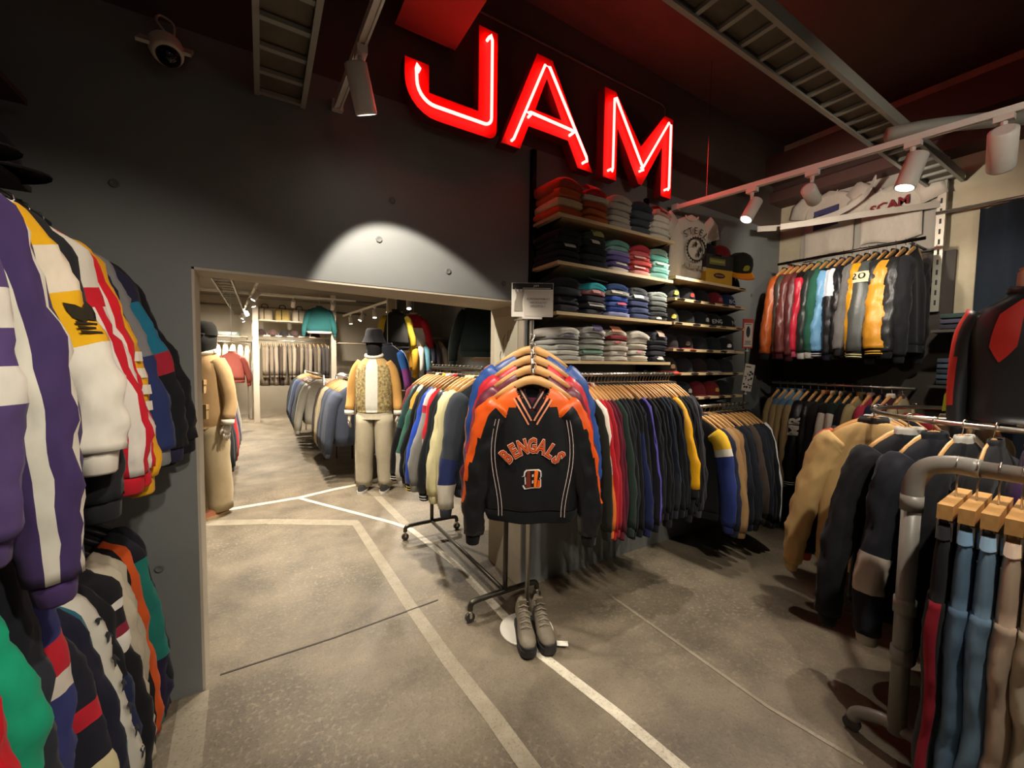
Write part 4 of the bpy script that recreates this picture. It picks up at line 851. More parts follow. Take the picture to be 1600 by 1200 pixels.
# cap shelves
CZ = [2.205, 2.045, 1.866, 1.667, 1.485, 1.292]
CN = ('highest', 'second', 'third', 'fourth', 'fifth', 'lowest')
for k, z in enumerate(CZ): shelf(2.63, 3.58, z, '%s wooden shelf of the cap display' % CN[k])
capspec = {1: [('2c2c28', '1d1d1b', ('V', 'b9b84a')), ('24242a', '1a1a1e', ('O', 'b0463c')), ('17171a', '141416', None), ('6a1822', '5a141c', ('C', '9a4a50')), ('1c2c50', '7a1c28', ('BC', 'c9c9c9'))],
 2: [('3a3830', '2c2a24', ('D', 'b9a84a')), ('151517', '111113', None), ('17181c', '131417', ('1', 'b9b9b4')), ('141416', '111113', ('ENG', 'b9b9b4')), ('1a1a1c', '8d2a20', ('NY', 'c4c0b8'))],
 3: [('221a1c', '3a1c20', None), ('1b1a1e', '7a241a', ('T', '6a625a')), ('15161a', '121316', None), ('161f1c', '121816', None), ('17181b', 'b9b9b4', ('w', 'c9c9c4'))],
 4: [('2a2624', 'b03028', ('S', 'b9a07a')), ('17181b', '131416', None), ('1f1716', '3a1d16', None), ('15161a', 'a9a9a4', None), ('1d1e20', '2a2a2c', None)],
 5: [('14151a', '101114', ('L', '9a9a96')), ('15161b', '111216', ('A', '9a9a96')), ('5a1219', '4d1016', None), ('6a1a1c', '3d1012', ('G', 'b08a3a')), ('191a1d', '141517', None)]}
CNM = {'2c2c28': 'olive black', '24242a': 'charcoal', '17171a': 'plain black', '6a1822': 'red', '1c2c50': 'blue and red', '3a3830': 'brown grey'}
for k, lst in capspec.items():
    for j, (c, b, lg) in enumerate(lst):
        rnd = random.Random(k*9+j)
        lab = 'dark baseball cap on the %s cap shelf, %s from the folded shirts' % (CN[k], ('first', 'second', 'third', 'fourth', 'fifth')[j])
        if c in ('6a1822', '5a1219', '6a1a1c'): lab = lab.replace('dark', 'deep red')
        if c == '1c2c50': lab = lab.replace('dark', 'blue and red')
        cap((2.72+.19*j, 2.14, CZ[k]+.001), R(rnd.uniform(-25, 5)), c, b, lab, logo=lg)
# things on the highest cap shelf
e = empty('shoe_box', (3.22, 2.12, 2.206), R(-8), 'yellow and black box with oval emblem beside the white tee', 'box')
m = MB(); m.box(-.15, .15, -.10, .10, 0, .14, M('b98d1c', 'plain')); m.build('box_body', e)
m = MB(); m.box(-.152, .152, -.102, .102, .12, .235, M('17140f', 'plain')); m.build('lid', e)
m = MB(); m.box(-.12, .06, -.1035, -.102, .155, .205, M('6a6428', 'plain')); m.box(-.11, .05, -.1045, -.1035, .172, .190, M('8d8a48', 'plain')); m.build('label_strip', e)
m = MB(); m.prism(arc(0, 0, 1, 0, 345, 23), lambda u, v, d: (.0+u*.065, d, .07+v*.022), -.1015, -.1005, M('2a1710', 'plain')); m.box(-.045, .045, -.103, -.1015, .064, .076, M('8d5a3a', 'plain')); m.build('oval_emblem', e)
cap((3.20, 2.16, 2.443), R(-15), '1a1517', '2a2426', 'dark cap lying on the yellow and black box', logo=None)
def cap_post(x, y, h, lb):
    e = empty('cap_stand', (x, y, 2.206), label=lb, cat='cap stand'); m = MB(); m.tube([(0, 0, .005), (0, 0, h)], .004, M('c9c2b4', 'paint'), 8); m.build('post', e); m = MB(); m.lathe([(.05, 0), (.05, .005), (.001, .006)], M('c9c2b4', 'paint'), n=16, cap=False); m.build('foot', e)
    m = MB(); m.lathe([(.05, h-.004), (.045, h+.02), (.02, h+.04), (.001, h+.045)], M('3a3836', 'plain'), n=14, cap=False); m.build('dome', e)
cap_post(3.52, 2.07, .20, 'thin white cap stand at the shelf end'); cap_post(3.46, 2.21, .26, 'thin white cap stand behind the yellow brim cap')
cap((3.45, 2.21, 2.45), R(-35), '6a1218', '74151b', 'red cap on a stand above the yellow and black box', s=1.25, tilt=25)
cap((3.52, 2.06, 2.365), R(-30), '16201a', 'd98c14', 'black cap with bright yellow brim on a stand', logo=('A', '8d8a2a'), s=1.3, tilt=30)
cap((3.55, 2.16, 2.207), R(-20), '1a1d1a', '151715', 'dark green cap under the yellow brim cap', s=1.1)

# flat tee helper: a hung T-shirt facing local -y
def tee(loc, rz, label, w, h, c, name='tee_shirt', fold=.012, seed=0):
    e = empty(name, loc, rz, label, 'tee shirt'); m = MB(); nx, nz = 17, 12; vs = []
    for sd in (-1, 1):
        for i in range(nz+1):
            t = i/nz; z = -h*t; hw = w/2*(.55+.45*min(1, t/.08)) if t < .08 else w/2
            for j in range(nx):
                u = j/(nx-1)*2-1; x = u*hw; sl_ = -.10*w*abs(u)*(1-t)
                y = fold*t*math.sin(x*34+seed)+.006*noise.noise(Vector((x*8, z*5, seed)))+.02*t
                vs.append((x, y+sd*.010*(1-abs(u)**4)+(.0), z+sl_+(-.02*math.sin(u*3+seed)*t)))
    k = (nz+1)*nx; fs = []
    for i in range(nz):
        for j in range(nx-1):
            a = i*nx+j; fs += [(a, a+nx, a+nx+1, a+1), (k+a, k+a+1, k+a+nx+1, k+a+nx)]
    fs += [(a, a+1, k+a+1, k+a) for a in range(nx-1)]+[(nz*nx+a, k+nz*nx+a, k+nz*nx+a+1, nz*nx+a+1) for a in range(nx-1)]
    fs += [(i*nx, k+i*nx, k+(i+1)*nx, (i+1)*nx) for i in range(nz)]+[(i*nx+nx-1, (i+1)*nx+nx-1, k+(i+1)*nx+nx-1, k+i*nx+nx-1) for i in range(nz)]
    m.add(vs, fs, M(c)); m.build('body', e, True)
    for sg in (-1, 1):
        m = MB(); m.tube([(sg*w*.44, 0, -.09*w), (sg*w*.60, .004, -.24*w), (sg*w*.68, .012, -.48*w)], [(.012, .07*w/.4), (.014, .085*w/.4), (.014, .08*w/.4)], M(c), 10); m.build('sleeve', e, True)
    m = MB(); m.tube([(w*.17*math.cos(a), -.014+.004*math.sin(a), -.012+.10*w*math.sin(a)) for a in [math.pi+math.pi*q/10 for q in range(11)]], .006, M(c), 6); m.build('neckband', e, True)
    return e
te = tee((2.92, 2.10, 2.73), R(-12), 'white tee with round gear emblem and curved lettering beside the boxed cap', .36, .50, 'c4bcae', fold=.014, seed=2)
m = MB(); DKP = M('2b2723', 'cloth')
for k, ch in enumerate('STEEL'):
    a = R(-40+k*20); vs_, f2 = text_geo(ch, .075)
    m.add([(.03+math.sin(a)*(.13+v)+math.cos(a)*u, -.028+.02*min(0, v), -.28+math.cos(a)*(.13+v)-math.sin(a)*u) for u, v in vs_], f2, DKP)
m.build('lettering', te)
m = MB()
ro = []
for k in range(48):
    a = 2*math.pi*k/48; r = .098+.006*(1 if k % 2 else -1); ro.append((r, a))
vs = [(.04+r*math.cos(a), -.030, -.27+r*math.sin(a)) for r, a in ro]+[(.04+.082*math.cos(a), -.030, -.27+.082*math.sin(a)) for r, a in ro]
m.add(vs, [(j, (j+1) % 48, 48+(j+1) % 48, 48+j) for j in range(48)], DKP)
for a, r in ((100, .04), (0, .04), (-60, .045)):
    cx_, cz_ = .04+r*math.cos(R(a)), -.27+r*math.sin(R(a)); m.add([(cx_, -.0305, cz_+.028), (cx_+.016, -.0305, cz_), (cx_, -.0305, cz_-.028), (cx_-.016, -.0305, cz_)], [(0, 1, 2, 3)], DKP)
m.build('gear_emblem', te)
m = MB()
for k in range(5): m.box(-.07+.045*k, -.04+.045*k, -.034, -.026, -.415-.004*k, -.385-.004*k, M('9a9182', 'cloth'))
m.build('small_print', te)
# two tees on the panel
te = tee((4.60, 1.83, 3.20), R(-90), 'white tee with purple block print on the wall panel', .40, .60, 'bdb2a4', seed=4)
m = MB(); m.prism([(-.11, -.17), (.09, -.15), (.09, -.33), (-.11, -.35)], lambda u, v, d: (u, d, v), -.032, -.028, M('3d3a5c', 'cloth')); add_text(m, 'AT 25', .10, lambda u, v: (u-.01, -.034, -.28+v), M('17161c', 'cloth')); m.build('print', te)
te = tee((4.60, 1.38, 3.10), R(-90), 'white tee with red curved lettering on the wall panel', .40, .47, 'c6bcae', seed=7)
m = MB(); add_text(m, 'SCAM', .10, lambda u, v: (u, -.034, -.21+v+.02*u*5), M('7a2a30', 'cloth'), .003); m.build('lettering', te)
e = empty('panel_post', (4.63, 1.07, 2.0), label='pale slotted post at the edge of the tee shirt panel', cat='post')
m = MB(); m.box(-.02, .02, -.025, .025, 0, 1.2, M('a9a598', 'metal', .5)); m.build('channel', e)
for k in range(14):
    m = MB(); m.box(-.0215, -.02, -.006, .006, .05+.08*k, .09+.08*k, M('2a2723', 'plain')); m.build('slot', e)
m = MB(); m.tube([(4.58, 1.09, 2.77), (4.58, -.4, 2.73)], .012, CHROME, 10); tag(m.build('chrome_bar', smooth=True), 'bare chrome bar along the plaster wall above the varsity jackets', 'chrome bar')
# curtain
m = MB(); vs = []; n = 60
for i in range(n+1):
    y = .86-1.9*i/n; x = 4.62+.025*math.sin(i*.9)+.012*math.sin(i*2.1)
    for z in (.02, 1.4, 2.745+.03*(i/n)): vs += [(x-.006, y, z), (x+.006, y, z)]
fs = []
for i in range(n):
    a = i*6; b = a+6
    for q in ((0, 2), (2, 4)): fs += [(a+q[0], b+q[0], b+q[1], a+q[1]), (a+q[0]+1, a+q[1]+1, b+q[1]+1, b+q[0]+1)]
    fs += [(a+4, b+4, b+5, a+5)]
m.add(vs, fs, M('151d27')); tag(m.build('curtain', smooth=True), 'dark navy curtain hanging against the plaster wall', 'curtain')
# framed small cards near the corner
def card(loc, rz, w, h, label, fn, tilt=0, frame='c9c2b4'):
    e = empty('sign_card', loc, label=label, cat='sign', rot=(0, R(tilt), rz)); m = MB(); m.box(-w/2, w/2, -.003, .003, 0, h, M(frame, 'plain')); m.build('card', e); m = MB(); fn(m, w, h); m.build('print', e)
    m = MB(); m.lathe([(.012, -.03), (.012, -.02), (.004, -.015), (.004, 0)], M('d6d2c8', 'paint'), n=10); m.build('clip', e); return e
def c1(m, w, h):
    m.box(-w/2+.012, w/2-.008, -.0045, -.003, .012, h-.035, M('cfc5b4', 'plain'))
    m.prism(arc(0, 0, 1, 0, 337, 15), lambda u, v, d: (u*.02, d, h*.56+v*.05), -.0055, -.0045, M('2a2a38', 'plain'))
    for z, k in ((h*.80, .6), (h*.22, .6), (h*.17, .5), (h*.12, .7)): m.box(-w*k/2, w*k/2, -.0055, -.0045, z, z+.006, M('5a544c', 'plain'))
card((3.66, 2.02, 1.70), R(-20), .105, .255, 'white card with red border and dark oval clipped near the caps', c1, frame='b8433e')
m = MB(); m.tube([(3.668, 2.035, 0), (3.668, 2.035, 1.93)], .006, M('8d887c', 'metal'), 8); m.lathe([(.09, .001), (.09, .008), (.001, .012)], M('8d887c', 'metal'), (3.668, 2.035, 0), 20); tag(m.build('sign_pole'), 'thin metal pole holding the two cards beside the caps', 'sign pole')
def c2(m, w, h):
    rnd = random.Random(4); m.box(-w*.4, w*.1, -.0045, -.003, h-.03, h-.02, M('3a3630', 'plain'))
    for k in range(26): x, z = rnd.uniform(-w*.4, w*.4), rnd.uniform(.02, h-.05); s_ = rnd.uniform(.003, .010); m.box(x-s_, x+s_, -.0045, -.003, z-s_, z+s_, M('2f2b27', 'plain'))
card((3.67, 2.02, 1.32), R(-20), .10, .24, 'white speckled info card clipped below the red bordered card', c2, tilt=8)

# ------------------------------------------------------------------ round rack
RX, RY, RZr, RR = 3.20, .35, 1.30, .60
e = empty('round_rack', (RX, RY, 0), label='round chrome clothes rack around the jacket bust', cat='clothes rack')
m = MB(); m.tube([(RR*math.cos(2*math.pi*k/64), RR*math.sin(2*math.pi*k/64), RZr) for k in range(65)], .0125, CHROME, 10, cap=False); m.build('ring_rail', e, True)
m = MB(); m.tube([(0, 0, .03), (0, 0, RZr)], .02, CHROME, 12); m.build('post', e, True)
for k in range(3):
    a = R(15+120*k); m = MB(); m.tube([(0, 0, RZr-.02), (RR*math.cos(a), RR*math.sin(a), RZr)], .008, CHROME, 8); m.build('spoke', e, True)
for k in range(4):
    a = R(45+90*k); m = MB(); m.tube([(0, 0, .06), (.35*math.cos(a), .35*math.sin(a), .02)], .014, CHROME, 8); m.build('leg', e, True)
RITEMS = [(72, 'black jacket on the far side of the round rack', dict(c='131418', s='16181c')), (84, 'black jacket with striped collar on the round rack', dict(c='121317', s='15161b', co='a9a9a4')), (93, 'navy black jacket on the round rack next to the coral edged one', dict(c='14161e', s='171922', co='b9b4aa')),
 (102, 'coral edged navy jacket behind the beige one on the round rack', dict(c='14161f', s='b8503a', bands=[(.3, 1.1, '171923')])), (110, 'beige cotton jacket on the round rack', dict(c='bc9c68', s='c0a06a', sr=.06, T=.05, L=.84, SL=.76, fl=(.05, .10), co='2a2622', cu='c0a06a')),
 (146, 'black jacket beside the beige one on the round rack', dict(c='121316', s='15161a', L=.84, SL=.76, sr=.06, T=.05, fl=(0, .09), co='a9a59c')), (157, 'dark navy jacket with cream cuff panels on the round rack', dict(c='16181f', s='1a1c24', sr=.06, T=.05, L=.82, SL=.74, bands=[(.62, .80, 'b5aa9c')], fl=(0, .05), cu='b5b0a0')),
 (167, 'black jacket with striped collar facing the pipe rack', dict(c='131417', s='17181b', co='a9a59c')), (176, 'charcoal black jacket behind the grey pipe', dict(c='1a1b1e')), (185, 'deep purple jacket behind the grey pipe', dict(c='2c1c3c', s='321f44')), (194, 'dark green satin jacket behind the grey pipe', dict(c='1c3432', s='203a38', kind='satin', co='cfc9ba')),
 (203, 'black nylon jacket behind the jeans', dict(c='131417')), (212, 'dark teal jacket behind the jeans', dict(c='16282c')), (221, 'brown black jacket behind the jeans', dict(c='2a2220')), (230, 'navy jacket behind the jeans', dict(c='171b2c')), (241, 'charcoal jacket behind the jeans', dict(c='222327'))]
RITEMS += [(60, 'red knit top on the far side of the round rack', dict(c='8d1c2a')), (42, 'cream top on the far side of the round rack', dict(c='b5a890')), (25, 'khaki top on the far side of the round rack', dict(c='8d7c5c')), (5, 'pale yellow top on the far side of the round rack', dict(c='b9b48a')), (-20, 'grey top on the far side of the round rack', dict(c='6a6862'))]
for k, (a, lab, kw) in enumerate(RITEMS):
    p = Vector((RX+RR*math.cos(R(a)), RY+RR*math.sin(R(a)), RZr+.013)); kw = dict(dict(hi=True, T=.035, sr=.045, L=.80, SL=.72, fl=(0, .05), W=.235, seed=40+k), **kw)
    garment('jacket', 'jacket', p, R(a), lab, 'clothes on the round rack', **kw); hanger(p+Vector((0, 0, .003)), R(a), 'wooden coat hanger on the round rack', 'wooden hangers on the round rack')
# jacket bust in the middle
BX, BY = 3.03, .38
e = empty('bust_mannequin', (BX, BY, 1.34), -yaw-R(45), 'headless bust in a black sports jacket with red panels', 'mannequin')
def loft(secs, n, mat, matf=None, pw=.85):
    m = MB(); vs = []
    for (z, w, d, y) in secs:
        for j in range(n):
            a = 2*math.pi*j/n; ca, sa = math.cos(a), math.sin(a); vs.append((w*math.copysign(abs(ca)**pw, ca), y+d*math.copysign(abs(sa)**pw, sa), z))
    fs = []; ms = []
    for i in range(len(secs)-1):
        for j in range(n):
            fs.append((i*n+j, i*n+(j+1) % n, i*n+n+(j+1) % n, i*n+n+j)[::-1] if secs[0][0] > secs[-1][0] else (i*n+j, i*n+(j+1) % n, i*n+n+(j+1) % n, i*n+n+j)); ms.append(matf(i, (j+.5)/n) if matf else mat)
    m.add(vs, fs+[tuple(range(n)), tuple((len(secs)-1)*n+j for j in range(n))], ms+[ms[0], ms[-1]]); return m
SKINM = M('b08c78', 'paint', .5); BJ = M('121316', 'satin'); RJ = M('a8241a', 'satin')
m = loft([(.50, .068, .066, 0), (.60, .062, .062, -.005), (.655, .060, .060, -.01), (.665, .05, .05, -.01)], 18, SKINM); m.build('neck', e, True)
m = MB(); m.lathe([(.055, .665), (.055, .675), (.03, .682), (.001, .684)], M('a8703c', 'wood'), (0, -.01, 0), 18, cap=False); m.build('neck_cap', e, True)
def bjf(i, j):
    if i < 4 and (.54 < j < .60): return RJ
    return BJ
m = loft([(.56, .085, .08, 0), (.53, .12, .10, 0), (.49, .19, .115, 0), (.44, .225, .125, 0), (.36, .225, .135, -.01), (.25, .215, .135, -.01), (.12, .21, .13, 0), (.0, .215, .13, 0), (-.04, .20, .125, 0)], 28, BJ); m.build('jacket_body', e, True)
m = MB(); m.tube([(.075*math.cos(2*math.pi*k/20), .07*math.sin(2*math.pi*k/20), .575+.012*math.sin(2*math.pi*k/20)) for k in range(21)], .022, BJ, 8, cap=False); m.build('jacket_collar', e, True)
for sg in (-1, 1):
    pth = spline([(sg*.18, 0, .47), (sg*.225, 0, .38), (sg*.245, .0, .20), (sg*.25, -.02, .02), (sg*.24, -.05, -.14)], 12)
    def sf(t, j, sg=sg):
        jj = (j+.04-(.25 if sg > 0 else .75)+.5) % 1-.5
        return RJ if t < .75 and -.10 < jj*(1 if sg < 0 else -1)+t*.12 < .16-.14*t else BJ
    m = MB(); m.tube(pth, [(.066-.002*k, .06-.002*k) for k in range(13)], BJ, 16, matf=sf, jit=.08, seed=2); m.build('jacket_sleeve', e, True)
def bust_y(x, z):
    Z = [(.56, .085, .08, 0), (.53, .12, .10, 0), (.49, .19, .115, 0), (.44, .225, .125, 0), (.36, .225, .135, -.01), (.25, .215, .135, -.01), (.12, .21, .13, 0)]
    for p, q in zip(Z, Z[1:]):
        if q[0] <= z <= p[0]:
            k = (p[0]-z)/(p[0]-q[0]); w_, d_, y_ = (p[i]+(q[i]-p[i])*k for i in (1, 2, 3)); return y_-d_*max(.02, 1-min(1, abs(x)/w_)**2.353)**.425
for sg in (-1, 1):
    m = MB(); vs = []; rows = [(.525, .030, .045), (.49, .034, .085), (.46, .038, .12), (.41, .044, .135), (.36, .05, .145), (.31, .056, .15), (.27, .083, .132), (.24, .110, .116)]
    for z, xa, xb in rows:
        for k in range(5): x = sg*(xa+(xb-xa)*k/4); vs.append((x, bust_y(x, z)-.006, z))
    q = [(i*5+k, (i+1)*5+k, (i+1)*5+k+1, i*5+k+1) for i in range(7) for k in range(4)]
    m.add(vs, q if sg > 0 else [f[::-1] for f in q], RJ); m.build('chest_panel', e, True)
m = MB(); m.tube([(0, 0, -.04), (0, 0, -.06)], .02, CHROME, 10); m.build('pole', e)
e.scale = (.86, .9, 1.0)
# folded jeans on the wall shelf behind, with neon tags
for k, (z, n_) in enumerate(((1.42, 5), (1.83, 3))):
    e = empty('wall_shelf', (4.66, 1.02, z), label=('dark shelf of folded denim below the varsity rail end', 'dark shelf of folded knitwear behind the bust')[k], cat='shelf'); m = MB(); m.box(-.40, 0, -.42, -.02, -.02, 0, M('2a2622', 'plain')); m.build('board', e)
    for q in range(n_): folded((4.46, .80, z+.001+.04*q), .34, .32, .042, ('2c3540', '34404c', '2a323c', '3a4650', '2e3844')[q] if k == 0 else ('26262e', '3a3848', '2a3a36')[q], ('dark denim folded on the low shelf behind the round rack, %s' if k == 0 else 'dark knit folded on the shelf behind the bust, %s') % ORD[q], 'folded clothes beside the varsity rail', 200+q+k*9, turn=-90)

m = MB(); m.prism([(-.035, 0), (.03, .01), (.02, .10), (-.01, .13), (-.03, .09)], lambda u, v, d: (3.24+u*.5+d, .66-u*.85, 1.31+v), 0, .012, M('c2c020', 'plain')); tag(m.build('yellow_tag'), 'bright yellow sale tag hooked on the round rack', 'tag')
# ------------------------------------------------------------------ pipe rack with jeans
PIPE = M('7d7a72', 'paint', .38)
e = empty('pipe_rack', (2.13, .52, 0), label='thick grey pipe clothes rack of jeans', cat='clothes rack')
m = MB(); m.tube([(0, 0, .10), (0, 0, 1.06)], .029, PIPE, 18); m.build('post', e, True)
m = MB(); m.tube(spline([(0, 0, 1.03), (0, -.004, 1.11), (0, -.035, 1.175), (0, -.10, 1.20), (0, -.17, 1.20)], 14), .033, PIPE, 18); m.build('elbow', e, True)
m = MB(); m.tube([(0, -.15, 1.20), (0, -1.2, 1.20)], .028, PIPE, 18); m.build('top_rail', e, True)
for z in (1.03, .62, .42):
    m = MB(); m.tube([(0, 0, z-.03), (0, 0, z+.03)], .0345, PIPE, 18); m.build('collar', e, True)
m = MB(); m.tube([(.02, -.005, .99), (.055, -.012, .985)], .011, CHROME, 10); m.build('thumb_screw', e, True)
m = MB(); m.tube(spline([(0, -.35, .09), (0, -.1, .12), (0, 0, .12), (0, .05, .12), (0, .12, .09), (0, .14, .05)], 20), .024, PIPE, 12); m.build('foot', e, True)
m = MB(); m.tube([(-.012, .14, .03), (.012, .14, .03)], .03, M('3a3835', 'paint'), 16); m.build('caster', e)
m = MB(); m.tube([(0, -1.2, 1.20), (0, -1.2, .06)], .028, PIPE, 14); m.build('post', e, True)
def trousers(loc, rz, label, c, c2=None, side=None, kind='denim', w=.20, L=.98, T=.03, seed=0, pocket=True, name='jeans', cat='jeans', drop=-.22, group='trousers on the pipe rack'):
    e = empty(name, loc, rz, label, cat, group); mt = M(c, kind); sd = M(side, 'cloth') if side else None
    n = 20; secs = []
    for z, ww, d in ((drop, w*.92, T*.7), (drop-.04, w*.95, T*.8), (drop-.10, w, T), (drop-.20, w*1.06, T*1.1), (drop-.27, w*1.07, T*1.1)): secs.append((z, ww, d, 0))
    m = loft(secs, n, mt); m.build('hip', e, True)
    m = loft([(drop+.004, w*.95, T*.85, 0), (drop-.036, w*.975, T*.92, 0)], n, M(c2 or c, kind)); m.build('waistband', e, True)
    for sg in (-1, 1):
        pth = [(sg*w*.53, 0, drop-.25), (sg*w*.56, .006, drop-.40), (sg*w*.58, -.004, drop-.60), (sg*w*.60, .008, drop-.80), (sg*w*.62, 0, drop-L)]
        pp = spline(pth, 24)
        def mf(t, j, sg=sg):
            jj = (j+.03-(.25 if sg > 0 else .75)+.5) % 1-.5
            return sd if sd and abs(jj) < .06 else mt
        m = MB(); m.tube(pp, [(T*(1.15-.1*k/24), w*(.56-.06*k/24)) for k in range(25)], mt, 22, matf=mf, jit=(.14, .09), seed=seed*3+sg); m.build('leg', e, True)
    if pocket:
        m = MB(); m.tube([(-w*.85, -T*1.05, drop-.08), (-w*.6, -T*1.2, drop-.13), (-w*.5, -T*1.1, drop-.05)], .003, M('c9bfa5', 'cloth'), 5); m.build('pocket_seam', e)
        for x in (-.75, -.2, .5):
            m = MB(); m.box(x*w-.007, x*w+.007, -T*1.0-.004, -T*.85, drop-.045, drop+.01, mt); m.build('belt_loop', e)
    return e
def clip_hanger(loc, rz, label, w=.14):
    e = empty('clip_hanger', loc, rz, label, 'hanger', 'clip hangers on the pipe rack')
    m = MB(); m.tube([(0, 0, -.115), (0, 0, -.06), (.008, 0, -.045), (.034, 0, -.03), (.034, 0, 0), (.02, 0, .028), (0, 0, .034), (-.02, 0, .028), (-.034, 0, .005)], .0028, HOOK, 6); m.build('hook', e, True)
    m = MB(); m.box(-w*1.2, w*1.2, -.019, .019, -.162, -.112, M('cf9f60', 'wood', .4)); m.build('wood_bar', e)
    for sg in (-1, 1):
        m = MB(); m.tube([(sg*w*.9, 0, -.155), (sg*w*.95, -.01, -.18)], .004, CHROME, 6); m.box(sg*w-.016, sg*w+.016, -.02, -.014, -.235, -.17, CHROME); m.box(sg*w-.016, sg*w+.016, .014, .02, -.235, -.17, CHROME); m.build('clip', e)
    return e
JN = [('black track pants with red side stripe on the pipe rack', dict(c='1a1a1c', side='8d1c2c', kind='cloth', pocket=False, name='track_pants', cat='track pants')), ('mid blue washed jeans on the pipe rack', dict(c='56718a', c2='5d7a92')), ('light blue jeans beside the mid blue pair', dict(c='67849c', c2='7390a6')),
 ('pinkish beige trousers on the pipe rack', dict(c='b59f8a', c2='bba692', kind='cloth', name='trousers', cat='trousers')), ('cream carpenter trousers on the pipe rack', dict(c='bdb39c', c2='c4baa4', kind='cloth', name='trousers', cat='trousers')), ('pale stone jeans beside the cream pair', dict(c='c0b8a4', c2='c6bea9')),
 ('light grey jeans beside the pale stone pair', dict(c='aaa89e')), ('faded blue jeans last on the pipe rack', dict(c='7088a0'))]
for k, (lab, kw) in enumerate(JN):
    y = .405-.050*k; trousers((2.13, y, 1.228), R(3), lab, seed=k, **kw); clip_hanger((2.13, y, 1.199), R(3), 'wooden clip hanger on the thick pipe rail')

